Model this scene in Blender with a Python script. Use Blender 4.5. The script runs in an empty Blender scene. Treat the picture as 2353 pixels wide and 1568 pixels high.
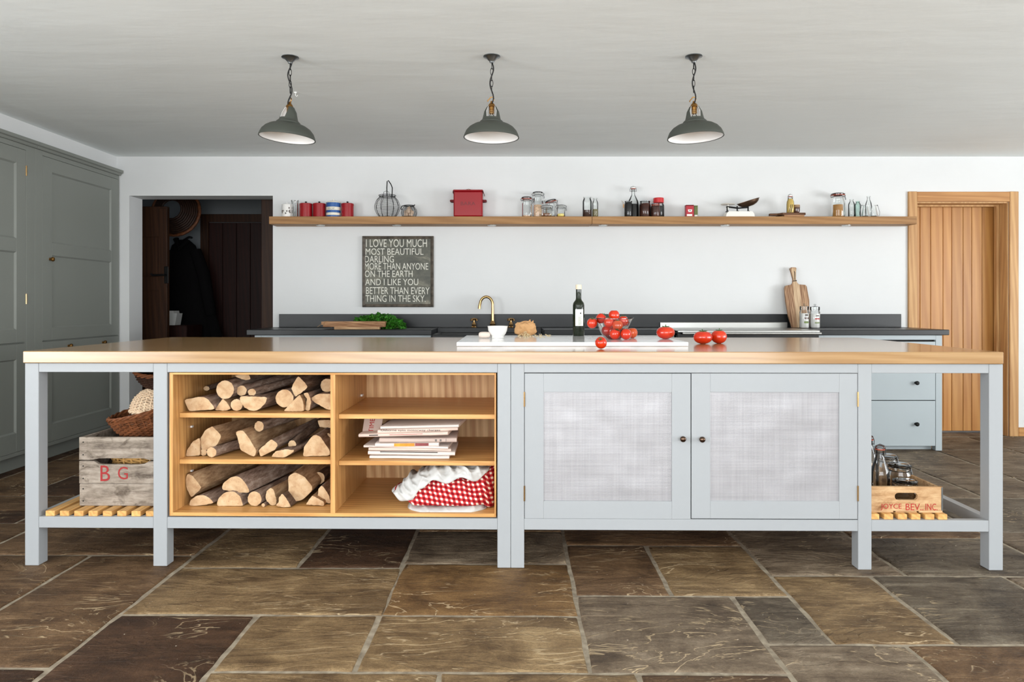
import bpy, bmesh, math, random
from mathutils import Vector, Matrix, noise
random.seed(7)
S = bpy.context.scene
COL = S.collection
PI = math.pi
R = math.radians

# ------------------------------------------------------------------ camera
F = 1665.0            # focal length in pixels of the 2353 px wide frame
VX, VY = 1174.0, 699.0  # principal (vanishing) point
H = 1.13              # lens height above the floor
cam_d = bpy.data.cameras.new('camera')
cam = bpy.data.objects.new('camera', cam_d); COL.objects.link(cam)
cam.location = (0, 0, H); cam.rotation_euler = (PI/2, 0, 0)
cam_d.sensor_fit = 'HORIZONTAL'; cam_d.sensor_width = 36.0
cam_d.lens = F/2353*36.0
cam_d.shift_x = (1176.5-VX)/2353; cam_d.shift_y = (VY-784)/2353
cam_d.clip_start = .05
S.camera = cam
vs = S.view_settings
S.display_settings.display_device = 'sRGB'
vs.view_transform = 'Standard'; vs.look = 'None'; vs.gamma = 1.0; vs.use_curve_mapping = False
vs.exposure = 0.10

# ------------------------------------------------------------------ daylight
W = bpy.data.worlds.new('daylight'); S.world = W; W.use_nodes = True
W.node_tree.nodes['Background'].inputs[0].default_value = (.80, .90, 1.0, 1)
W.node_tree.nodes['Background'].inputs[1].default_value = .9

def window_light(name, loc, rot, sx, sy, power, col=(1, 1, 1)):
    d = bpy.data.lights.new(name, 'AREA'); d.shape = 'RECTANGLE'
    d.size = sx; d.size_y = sy; d.energy = power; d.color = col
    o = bpy.data.objects.new(name, d); COL.objects.link(o)
    o.location = loc; o.rotation_euler = rot
    return o
# daylight arriving through the glazed openings behind and to the right of the camera
window_light('daylight_rear_glazing', (.2, -2.80, 1.2), (R(112), 0, 0), 5.6, 1.8, 285, (.97, .99, 1.0))
window_light('daylight_right_windows', (7.0, 1.0, 1.25), (0, R(120), 0), 1.8, 5.0, 360, (.97, .99, 1.0))
window_light('added_fill_left', (-4.18, -.4, 1.3), (0, R(-120), 0), 1.6, 3.2, 215, (.97, .99, 1.0))  # added lamp: no window known on this side; evens ceiling, wall and island

# ------------------------------------------------------------------ helpers
def at(x, y, Y):
    return Vector(((x-VX)*Y/F, Y, H-(y-VY)*Y/F))
def onz(x, y, Z):
    Y = (H-Z)*F/(y-VY)
    return Vector(((x-VX)*Y/F, Y, Z))
def lin(c):
    c = c/255.0
    return c/12.92 if c <= .04045 else ((c+.055)/1.055)**2.4
def rgb(*c):
    return (lin(c[0]), lin(c[1]), lin(c[2]), 1.0)

class MB:
    def __init__(s): s.v = []; s.f = []; s.uv = None
    def add(s, vs_, fs_, M=None):
        n = len(s.v)
        for p in vs_:
            p = Vector(p)
            s.v.append(M @ p if M else p)
        for f in fs_: s.f.append(tuple(i+n for i in f))
        return s
    def box(s, x0, x1, y0, y1, z0, z1, bev=0, M=None):
        x0, x1 = min(x0, x1), max(x0, x1); y0, y1 = min(y0, y1), max(y0, y1); z0, z1 = min(z0, z1), max(z0, z1)
        if bev <= 0:
            v = [(x, y, z) for x in (x0, x1) for y in (y0, y1) for z in (z0, z1)]
            f = [(0, 1, 3, 2), (4, 6, 7, 5), (0, 4, 5, 1), (2, 3, 7, 6), (0, 2, 6, 4), (1, 5, 7, 3)]
            return s.add(v, f, M)
        b = min(bev, (x1-x0)*.45, (y1-y0)*.45, (z1-z0)*.45)
        v = []; ix = {}
        X = (x0, x1); Y = (y0, y1); Z = (z0, z1)
        for i in (0, 1):
            for j in (0, 1):
                for k in (0, 1):
                    sx, sy, sz = (1-2*i)*b, (1-2*j)*b, (1-2*k)*b
                    for a in range(3):
                        ix[(i, j, k, a)] = len(v)
                        v.append((X[i]+(0 if a == 0 else sx), Y[j]+(0 if a == 1 else sy), Z[k]+(0 if a == 2 else sz)))
        f = []
        for i in (0, 1):
            q = [ix[(i, 0, 0, 0)], ix[(i, 1, 0, 0)], ix[(i, 1, 1, 0)], ix[(i, 0, 1, 0)]]; f.append(q if i else q[::-1])
            q = [ix[(0, i, 0, 1)], ix[(0, i, 1, 1)], ix[(1, i, 1, 1)], ix[(1, i, 0, 1)]]; f.append(q if i else q[::-1])
            q = [ix[(0, 0, i, 2)], ix[(1, 0, i, 2)], ix[(1, 1, i, 2)], ix[(0, 1, i, 2)]]; f.append(q if i else q[::-1])
        for i in (0, 1):
            for j in (0, 1):
                f.append([ix[(i, j, 0, 0)], ix[(i, j, 1, 0)], ix[(i, j, 1, 1)], ix[(i, j, 0, 1)]])
                f.append([ix[(i, 0, j, 0)], ix[(i, 1, j, 0)], ix[(i, 1, j, 2)], ix[(i, 0, j, 2)]])
                f.append([ix[(0, i, j, 1)], ix[(1, i, j, 1)], ix[(1, i, j, 2)], ix[(0, i, j, 2)]])
                for k in (0, 1):
                    f.append([ix[(i, j, k, 0)], ix[(i, j, k, 1)], ix[(i, j, k, 2)]])
        return s.add(v, f, M)
    def lathe(s, prof, n=24, M=None, c=(0, 0, 0)):
        v = []; f = []; rows = []
        for r, z in prof:
            if r < 1e-6:
                rows.append([len(v)]); v.append((c[0], c[1], c[2]+z))
            else:
                rows.append(list(range(len(v), len(v)+n)))
                for k in range(n):
                    a = 2*PI*k/n
                    v.append((c[0]+r*math.cos(a), c[1]+r*math.sin(a), c[2]+z))
        for A, B in zip(rows, rows[1:]):
            for k in range(n):
                k2 = (k+1) % n
                if len(A) == 1 and len(B) == 1: continue
                if len(A) == 1: f.append((A[0], B[k2], B[k]))
                elif len(B) == 1: f.append((A[k], A[k2], B[0]))
                else: f.append((A[k], A[k2], B[k2], B[k]))
        return s.add(v, f, M)
    def tube(s, pts, r, n=8, cyc=False, M=None, cap=True):
        pts = [Vector(p) for p in pts]; m = len(pts)
        rad = r if isinstance(r, (list, tuple)) else [r]*m
        v = []; f = []; up = None
        for i, p in enumerate(pts):
            if cyc: t = pts[(i+1) % m]-pts[i-1]
            else: t = pts[min(i+1, m-1)]-pts[max(i-1, 0)]
            if t.length < 1e-9: t = Vector((0, 0, 1))
            t.normalize()
            if up is None:
                up = Vector((0, 0, 1)) if abs(t.z) < .9 else Vector((1, 0, 0))
            up = up-t*up.dot(t)
            if up.length < 1e-6: up = t.orthogonal()
            up.normalize(); sd = t.cross(up)
            for k in range(n):
                a = 2*PI*k/n
                v.append(p+(up*math.cos(a)+sd*math.sin(a))*rad[i])
        for i in range(m if cyc else m-1):
            j = (i+1) % m
            for k in range(n):
                k2 = (k+1) % n
                f.append((i*n+k, i*n+k2, j*n+k2, j*n+k))
        if cap and not cyc:
            f.append(tuple(range(n-1, -1, -1))); f.append(tuple((m-1)*n+k for k in range(n)))
        return s.add(v, f, M)
    def prism(s, poly, y0, y1, M=None, ax='y'):
        n = len(poly)
        if ax == 'y': v = [(a, y0, b) for a, b in poly]+[(a, y1, b) for a, b in poly]
        elif ax == 'x': v = [(y0, a, b) for a, b in poly]+[(y1, a, b) for a, b in poly]
        else: v = [(a, b, y0) for a, b in poly]+[(a, b, y1) for a, b in poly]
        f = [tuple(range(n)), tuple(range(2*n-1, n-1, -1))]
        for i in range(n):
            j = (i+1) % n
            f.append((i, j, n+j, n+i))
        return s.add(v, f, M)
    def ell(s, c, rx, ry, rz, n=16, m=10, M=None):
        prof = [(math.sin(PI*i/m), -math.cos(PI*i/m)) for i in range(m+1)]
        prof[0] = (0, -1); prof[-1] = (0, 1)
        T = Matrix.Translation(c) @ Matrix.Diagonal((rx, ry, rz, 1))
        return s.lathe(prof, n, (M @ T) if M else T)
    def build(s, name, mat, parent=None, loc=(0, 0, 0), rot=(0, 0, 0), ang=35, kind=None):
        me = bpy.data.meshes.new(name)
        me.from_pydata([tuple(p) for p in s.v], [], s.f)
        bm = bmesh.new(); bm.from_mesh(me)
        bmesh.ops.recalc_face_normals(bm, faces=bm.faces)
        bm.to_mesh(me); bm.free()
        if s.uv:
            l = me.uv_layers.new(name='UVMap')
            for lp in me.loops: l.data[lp.index].uv = s.uv[lp.vertex_index]
        if ang:
            me.shade_smooth(); me.set_sharp_from_angle(angle=R(ang))
        me.materials.append(M[mat] if isinstance(mat, str) else mat)
        o = bpy.data.objects.new(name, me); COL.objects.link(o)
        o.location = loc; o.rotation_euler = rot
        if parent: o.parent = parent
        if kind: o['kind'] = kind
        return o

def tag(o, label, cat, group=None):
    o['label'] = label; o['category'] = cat
    if group: o['group'] = group
    return o
def thing(name, label, cat, loc=(0, 0, 0), rz=0, group=None):
    o = bpy.data.objects.new(name, None); COL.objects.link(o)
    o.empty_display_size = .05
    o.location = loc; o.rotation_euler = (0, 0, rz)
    return tag(o, label, cat, group)
def struct(o):
    o['kind'] = 'structure'; return o
def share(o, parent, loc=None, rot=None):
    c = o.copy(); COL.objects.link(c); c.parent = parent
    if loc is not None: c.location = loc
    if rot is not None: c.rotation_euler = rot
    return c
def copy_tree(o, parent=None):
    c = o.copy(); COL.objects.link(c); c.parent = parent
    for ch in list(o.children): copy_tree(ch, c)
    return c
def plate_hole(outer, inner, y0, y1):
    """flat plate in XZ with a hole, thickness along Y"""
    bm = bmesh.new(); es = []
    for loop in (outer, inner):
        vv = [bm.verts.new((a, y0, b)) for a, b in loop]
        es += [bm.edges.new((vv[i], vv[(i+1) % len(vv)])) for i in range(len(vv))]
    bmesh.ops.triangle_fill(bm, edges=es, use_beauty=True)
    r = bmesh.ops.extrude_face_region(bm, geom=list(bm.faces))
    for g in r['geom']:
        if isinstance(g, bmesh.types.BMVert): g.co.y = y1
    bm.verts.index_update()
    m = MB(); m.add([v.co.copy() for v in bm.verts], [tuple(v.index for v in f.verts) for f in bm.faces])
    bm.free(); return m

# lettering is generated first, while the scene is still small
TXT = {}
def make_text(s, key=None):
    cu = bpy.data.curves.new('lettering', 'FONT'); cu.body = s; cu.size = 1; cu.resolution_u = 3
    cu.extrude = .0
    o = bpy.data.objects.new('lettering', cu); COL.objects.link(o)
    dg = bpy.context.evaluated_depsgraph_get()
    me = bpy.data.meshes.new_from_object(o.evaluated_get(dg))
    v = [w.co.copy() for w in me.vertices]; f = [tuple(p.vertices) for p in me.polygons]
    bpy.data.objects.remove(o); bpy.data.curves.remove(cu); bpy.data.meshes.remove(me)
    x0 = min(p.x for p in v); x1 = max(p.x for p in v); y0 = min(p.y for p in v); y1 = max(p.y for p in v)
    TXT[key or s] = ([((p.x-x0)/(x1-x0), (p.y-y0)/(y1-y0)) for p in v], f)
SIGN = ['I LOVE YOU MUCH', 'MOST BEAUTIFUL', 'DARLING', 'MORE THAN ANYONE', 'ON THE EARTH',
        'AND I LIKE YOU', 'BETTER THAN EVERY', 'THING IN THE SKY.']
for t_ in SIGN+['BARA', 'DE-CAF', 'B', 'G', 'JOYCE', 'BEV..', 'INC.', 'Osborne eyes motorway charges', 'TIMES', 'FINANCIAL']:
    make_text(t_)
def letter(key, x0, x1, z0, z1, y, mat, parent, th=.0006, name='lettering', wrap=None, slant=0):
    """flat lettering facing -Y; wrap=(cx, cy, r) bends it round an upright cylinder"""
    v, f = TXT[key]; m = MB(); out = []
    for a, b in v:
        x = x0+(x1-x0)*a; z = z0+(z1-z0)*b+slant*(x-x0)
        if wrap:
            an = (x-wrap[0])/wrap[2]
            out.append((wrap[0]+wrap[2]*math.sin(an), wrap[1]-wrap[2]*math.cos(an), z))
        else: out.append((x, y-th, z))
    m.add(out, f)
    return m.build(name, mat, parent, ang=0)

# ------------------------------------------------------------------ materials
M = {}
def nodes(name):
    m = bpy.data.materials.new(name); m.use_nodes = True; M[name] = m
    nt = m.node_tree; b = nt.nodes['Principled BSDF']
    return nt, b
def N(nt, t, **kw):
    n = nt.nodes.new(t)
    for k, v in kw.items():
        if k in n.inputs.keys(): n.inputs[k].default_value = v
        else: setattr(n, k, v)
    return n
def ramp(nt, fac, stops):
    r = nt.nodes.new('ShaderNodeValToRGB'); e = r.color_ramp.elements
    while len(e) < len(stops): e.new(.5)
    for i, (p, c) in enumerate(stops):
        e[i].position = p; e[i].color = c if len(c) == 4 else (*c, 1)
    nt.links.new(fac, r.inputs[0]); return r.outputs[0]
def coords(nt, scale=(1, 1, 1), rand=0, kind='Object'):
    tc = nt.nodes.new('ShaderNodeTexCoord'); mp = nt.nodes.new('ShaderNodeMapping')
    mp.inputs['Scale'].default_value = scale
    nt.links.new(tc.outputs[kind], mp.inputs[0])
    if rand:
        oi = nt.nodes.new('ShaderNodeObjectInfo')
        mul = N(nt, 'ShaderNodeMath', operation='MULTIPLY'); mul.inputs[1].default_value = rand
        nt.links.new(oi.outputs['Random'], mul.inputs[0]); nt.links.new(mul.outputs[0], mp.inputs['Location'])
    return mp.outputs[0]
def noise_tex(nt, co, scale, detail=4, rough=.5, dist=0):
    n = N(nt, 'ShaderNodeTexNoise'); n.inputs['Scale'].default_value = scale
    n.inputs['Detail'].default_value = detail; n.inputs['Roughness'].default_value = rough
    n.inputs['Distortion'].default_value = dist
    nt.links.new(co, n.inputs['Vector']); return n.outputs['Fac']
def mix(nt, fac, a, b, mode='MIX'):
    n = nt.nodes.new('ShaderNodeMix'); n.data_type = 'RGBA'; n.blend_type = mode
    for s_, val in ((0, fac), (6, a), (7, b)):
        if hasattr(val, 'is_linked') or isinstance(val, bpy.types.NodeSocket): nt.links.new(val, n.inputs[s_])
        else: n.inputs[s_].default_value = val
    return n.outputs[2]
def math_(nt, op, a, b=None):
    n = N(nt, 'ShaderNodeMath', operation=op)
    for i, v in enumerate((a, b)):
        if v is None: continue
        if isinstance(v, bpy.types.NodeSocket): nt.links.new(v, n.inputs[i])
        else: n.inputs[i].default_value = v
    return n.outputs[0]
def bump(nt, b, h, strength=.3, dist=.01):
    n = N(nt, 'ShaderNodeBump'); n.inputs['Strength'].default_value = strength; n.inputs['Distance'].default_value = dist
    nt.links.new(h, n.inputs['Height']); nt.links.new(n.outputs[0], b.inputs['Normal'])
def plain(name, c, rough=.5, metal=0, spec=.5, var=.0, vscale=6, bmp=0, bscale=60, coat=0):
    nt, b = nodes(name)
    b.inputs['Roughness'].default_value = rough; b.inputs['Metallic'].default_value = metal
    b.inputs['Specular IOR Level'].default_value = spec; b.inputs['Coat Weight'].default_value = coat
    col = rgb(*c)
    if var:
        f = noise_tex(nt, coords(nt, rand=9), vscale, 4)
        lo = tuple(x*(1-var) for x in col[:3])+(1,); hi = tuple(min(1, x*(1+var)) for x in col[:3])+(1,)
        nt.links.new(ramp(nt, f, [(.3, lo), (.7, hi)]), b.inputs['Base Color'])
    else: b.inputs['Base Color'].default_value = col
    if bmp: bump(nt, b, noise_tex(nt, coords(nt), bscale, 3), bmp, .004)
    return M[name]
def wood(name, light, dark, axis=0, s=1.0, rough=.42, spec=.4, knots=.0, coat=0, bmp=.12, contrast=.5, rnd=.0):
    nt, b = nodes(name)
    def sc(al, ac):
        q = [ac*s]*3; q[axis] = al*s; return tuple(q)
    broad = noise_tex(nt, coords(nt, sc(.7, 7), 23), 1.0, 3, .5, 1.4)
    rings = N(nt, 'ShaderNodeTexWave', wave_type='RINGS' if False else 'BANDS', bands_direction='DIAGONAL')
    nt.links.new(coords(nt, sc(.55, 9), 23), rings.inputs['Vector'])
    rings.inputs['Scale'].default_value = 1.6; rings.inputs['Distortion'].default_value = 7
    rings.inputs['Detail'].default_value = 3; rings.inputs['Detail Scale'].default_value = 1.2
    fine = noise_tex(nt, coords(nt, sc(3.5, 150), 23), 1.0, 3, .6)
    f = math_(nt, 'ADD', math_(nt, 'MULTIPLY', broad, .5), math_(nt, 'MULTIPLY', rings.outputs['Fac'], .22))
    f = math_(nt, 'ADD', f, math_(nt, 'MULTIPLY', fine, .34))
    lo, hi = .53-contrast*.42, .53+contrast*.42
    c = ramp(nt, f, [(lo, rgb(*dark)), (hi, rgb(*light))])
    if rnd:
        oi = nt.nodes.new('ShaderNodeObjectInfo')
        v = math_(nt, 'ADD', math_(nt, 'MULTIPLY', oi.outputs['Random'], rnd), 1-rnd*.6)
        hs = nt.nodes.new('ShaderNodeHueSaturation'); nt.links.new(v, hs.inputs['Value']); nt.links.new(c, hs.inputs['Color'])
        c = hs.outputs[0]
    nt.links.new(c, b.inputs['Base Color'])
    b.inputs['Roughness'].default_value = rough; b.inputs['Specular IOR Level'].default_value = spec
    b.inputs['Coat Weight'].default_value = coat; b.inputs['Coat Roughness'].default_value = .12
    if bmp: bump(nt, b, fine, bmp, .002)
    return M[name]
def thin_glass(name, tint=(.975, .988, .985), refl=1.0, edge=.80):
    """thin clear glass: transparent seen square-on, darker and mirror-like at its edges"""
    m = bpy.data.materials.new(name); m.use_nodes = True; M[name] = m
    nt = m.node_tree; nt.nodes.remove(nt.nodes['Principled BSDF'])
    out = nt.nodes['Material Output']
    lw = N(nt, 'ShaderNodeLayerWeight'); lw.inputs['Blend'].default_value = .28
    tr = nt.nodes.new('ShaderNodeBsdfTransparent'); gl = nt.nodes.new('ShaderNodeBsdfGlossy')
    gl.inputs['Roughness'].default_value = .03
    nt.links.new(ramp(nt, lw.outputs['Facing'], [(0, (*tint, 1)), (.55, tuple(t*.96 for t in tint)+(1,)), (1, tuple(t*edge for t in tint)+(1,))]), tr.inputs[0])
    fr = N(nt, 'ShaderNodeFresnel'); fr.inputs['IOR'].default_value = 1.42
    ms = nt.nodes.new('ShaderNodeMixShader')
    nt.links.new(math_(nt, 'MULTIPLY', fr.outputs[0], refl), ms.inputs[0])
    nt.links.new(tr.outputs[0], ms.inputs[1]); nt.links.new(gl.outputs[0], ms.inputs[2])
    nt.links.new(ms.outputs[0], out.inputs[0])

def plaster(name, c, var=.02):
    nt, b = nodes(name)
    f = noise_tex(nt, coords(nt, (1, 1, 1)), 1.2, 5, .55)
    col = rgb(*c)
    nt.links.new(ramp(nt, f, [(.35, tuple(x*(1-var) for x in col[:3])), (.65, tuple(min(1, x*(1+var)) for x in col[:3]))]), b.inputs['Base Color'])
    b.inputs['Roughness'].default_value = .85; b.inputs['Specular IOR Level'].default_value = .2
    n2 = noise_tex(nt, coords(nt, (.7, 2.2, 2.2)), 2.6, 4, .5)
    bump(nt, b, n2, .16, .03)
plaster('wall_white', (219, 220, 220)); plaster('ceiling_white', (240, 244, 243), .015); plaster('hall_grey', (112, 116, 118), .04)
plain('paint_island', (157, 160, 163), .42, spec=.35, var=.012, vscale=2)
plain('paint_base', (166, 175, 179), .42, spec=.35, var=.015, vscale=2)
plain('paint_tall', (133, 136, 130), .5, spec=.3, var=.02, vscale=1.5)
plain('gap_shade_paint', (24, 24, 24), .9)  # near-black that paints the shade inside door and drawer gaps
wood('oak_worktop', (178, 143, 98), (150, 112, 70), 0, 1.0, .2, .5, coat=.35, bmp=.03, contrast=.55)
wood('oak_box_x', (221, 172, 108), (184, 132, 74), 0, 1.3, .38, .35, bmp=.05)
wood('oak_box_z', (216, 166, 104), (176, 124, 70), 2, 1.3, .38, .35, bmp=.05)
wood('oak_back', (236, 198, 146), (186, 136, 88), 2, 1.0, .45, .3, bmp=.06, contrast=.45)
wood('oak_slat', (226, 178, 112), (190, 138, 80), 1, 1.5, .45, .3, bmp=.06, rnd=.14)
wood('oak_shelf', (172, 130, 84), (140, 100, 60), 0, 1.0, .5, .3, bmp=.08, contrast=.5)
wood('oak_plank', (202, 148, 84), (168, 110, 54), 2, .55, .38, .35, bmp=.05, contrast=.62, rnd=.22)
wood('oak_frame', (206, 164, 112), (172, 126, 80), 2, 1.0, .45, .3, bmp=.06)
wood('oak_frame_x', (198, 148, 92), (164, 112, 64), 0, 1.0, .45, .3, bmp=.06)
wood('hall_door', (62, 37, 20), (40, 22, 12), 2, 1.0, .5, .25)
wood('hall_door_dark', (46, 19, 13), (30, 12, 9), 2, 1.0, .5, .25)
wood('board_walnut', (186, 150, 116), (104, 66, 42), 2, 3.0, .55, .3, bmp=.1, contrast=.4)
wood('board_pale', (212, 186, 152), (168, 136, 104), 2, 3.0, .55, .3, bmp=.1)
wood('board_pale_x', (206, 172, 132), (150, 112, 80), 0, 3.0, .6, .25, bmp=.15)
wood('board_brown', (196, 152, 112), (120, 78, 50), 0, 3.0, .6, .25, bmp=.2)
wood('board_dark', (120, 84, 58), (70, 44, 30), 0, 3.0, .6, .25, bmp=.2)
plain('slate', (29, 31, 33), .34, spec=.35, var=.22, vscale=5)
plain('slate_black', (28, 29, 30), .4, spec=.4, var=.15)
plain('steel', (196, 196, 194), .28, 1.0)
plain('steel_dark', (96, 98, 100), .35, 1.0)
plain('iron_black', (24, 24, 24), .45, .6)
plain('black_enamel', (16, 16, 17), .25, spec=.5)
plain('brass', (186, 150, 102), .22, 1.0)
plain('brass_old', (150, 110, 60), .35, 1.0, var=.2, vscale=20)
plain('bronze', (92, 74, 62), .22, 1.0)
plain('pendant_grey', (66, 69, 63), .55, spec=.3, var=.05, vscale=8)
plain('enamel_white', (240, 238, 236), .25, spec=.5)
plain('galv', (140, 144, 146), .35, 1.0, var=.15, vscale=25)
plain('cord_black', (26, 24, 24), .7)
plain('bulb_glass', (230, 226, 210), .1, spec=.5)
plain('red_enamel', (150, 16, 26), .35, spec=.4, var=.06)
plain('red_dark', (104, 8, 16), .45)
plain('white_ceramic', (236, 234, 230), .25, spec=.5)
plain('blue_glaze', (44, 92, 158), .2, spec=.5, coat=.3)
plain('cream_glaze', (228, 222, 206), .25)
plain('print_black', (36, 32, 30), .7)
plain('print_grey', (110, 104, 100), .8)
plain('print_red', (168, 30, 28), .7)
plain('print_green', (120, 136, 84), .7)
plain('paint_red', (150, 34, 34), .7)
plain('sign_white', (214, 212, 200), .7, var=.1, vscale=30)
plain('paper_pink', (212, 190, 178), .8, var=.03, vscale=5)
plain('paper_pale', (216, 204, 197), .8, var=.03, vscale=5)
plain('paper_pink_deep', (190, 170, 160), .8, var=.05, vscale=5)  # deeper tone of the pink newsprint
plain('photo_orange', (228, 146, 40), .6, var=.35, vscale=26)
plain('photo_maroon', (140, 62, 62), .6, var=.3, vscale=30)
plain('cloth_white', (198, 197, 195), .9, spec=.1, var=.02, bmp=.15, bscale=300)
plain('cord_twine', (150, 120, 84), .9)
plain('kraft', (206, 160, 112), .8, spec=.15, var=.12, vscale=18)
plain('nut', (236, 214, 170), .6, var=.12, vscale=40)
plain('cork_cap', (232, 216, 190), .6)
plain('label_paper', (236, 236, 230), .7)
plain('pestle_stone', (222, 206, 194), .6, var=.05, vscale=14)
plain('leaf', (52, 116, 28), .5, spec=.3, var=.4, vscale=20)
plain('stem', (96, 140, 60), .5)
plain('calyx', (58, 92, 36), .6)
plain('garlic', (222, 196, 172), .6, var=.1, vscale=20)
plain('wicker_dark', (112, 66, 38), .6, spec=.3, var=.4, vscale=30)
plain('wicker_pale', (216, 190, 160), .6, spec=.3, var=.12, vscale=30)
plain('wicker_gold', (206, 160, 96), .6, spec=.3, var=.15, vscale=30)
plain('wicker_black', (52, 32, 22), .6, spec=.3, var=.3, vscale=30)
plain('coat_black', (16, 15, 16), .95, spec=.1)
plain('dark_fill', (34, 14, 10), .3, spec=.5, var=.2, vscale=30)
plain('black_fill', (16, 13, 13), .6)
plain('fruit_fill', (72, 30, 14), .6, var=.6, vscale=60)
plain('coffee_fill', (66, 40, 30), .8, var=.2, vscale=80)
plain('olive_fill', (128, 118, 82), .8, var=.15, vscale=80)
plain('grain_fill', (206, 172, 142), .8, var=.3, vscale=90)
plain('nut_fill', (120, 80, 54), .8, var=.5, vscale=80)
plain('yellow_fill', (228, 206, 110), .8, var=.1)
plain('sugar_fill', (158, 112, 54), .8, var=.15, vscale=50)
plain('seal_orange', (172, 70, 44), .5)
plain('red_plastic', (196, 24, 30), .35)
plain('tin_red', (172, 28, 44), .4)
plain('tin_green', (92, 104, 48), .4)
plain('oil_yellow', (222, 192, 112), .25, var=.08)
plain('herb', (82, 66, 34), .8)
plain('scale_white', (232, 228, 220), .4, var=.04)
plain('scale_pan', (92, 72, 58), .3, .8, var=.35, vscale=14)
plain('stoneware_brown', (70, 36, 24), .2, spec=.5, coat=.4)
plain('stoneware_tan', (176, 146, 110), .35)
plain('white_plastic', (225, 225, 222), .5)
thin_glass('glass'); thin_glass('glass_green', (.78, .90, .86), 1.0, .75); thin_glass('glass_thick', (.975, .985, .985), 1.8, .78)
thin_glass('glass_frost', (.90, .92, .915), 1.0, .75)

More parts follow.
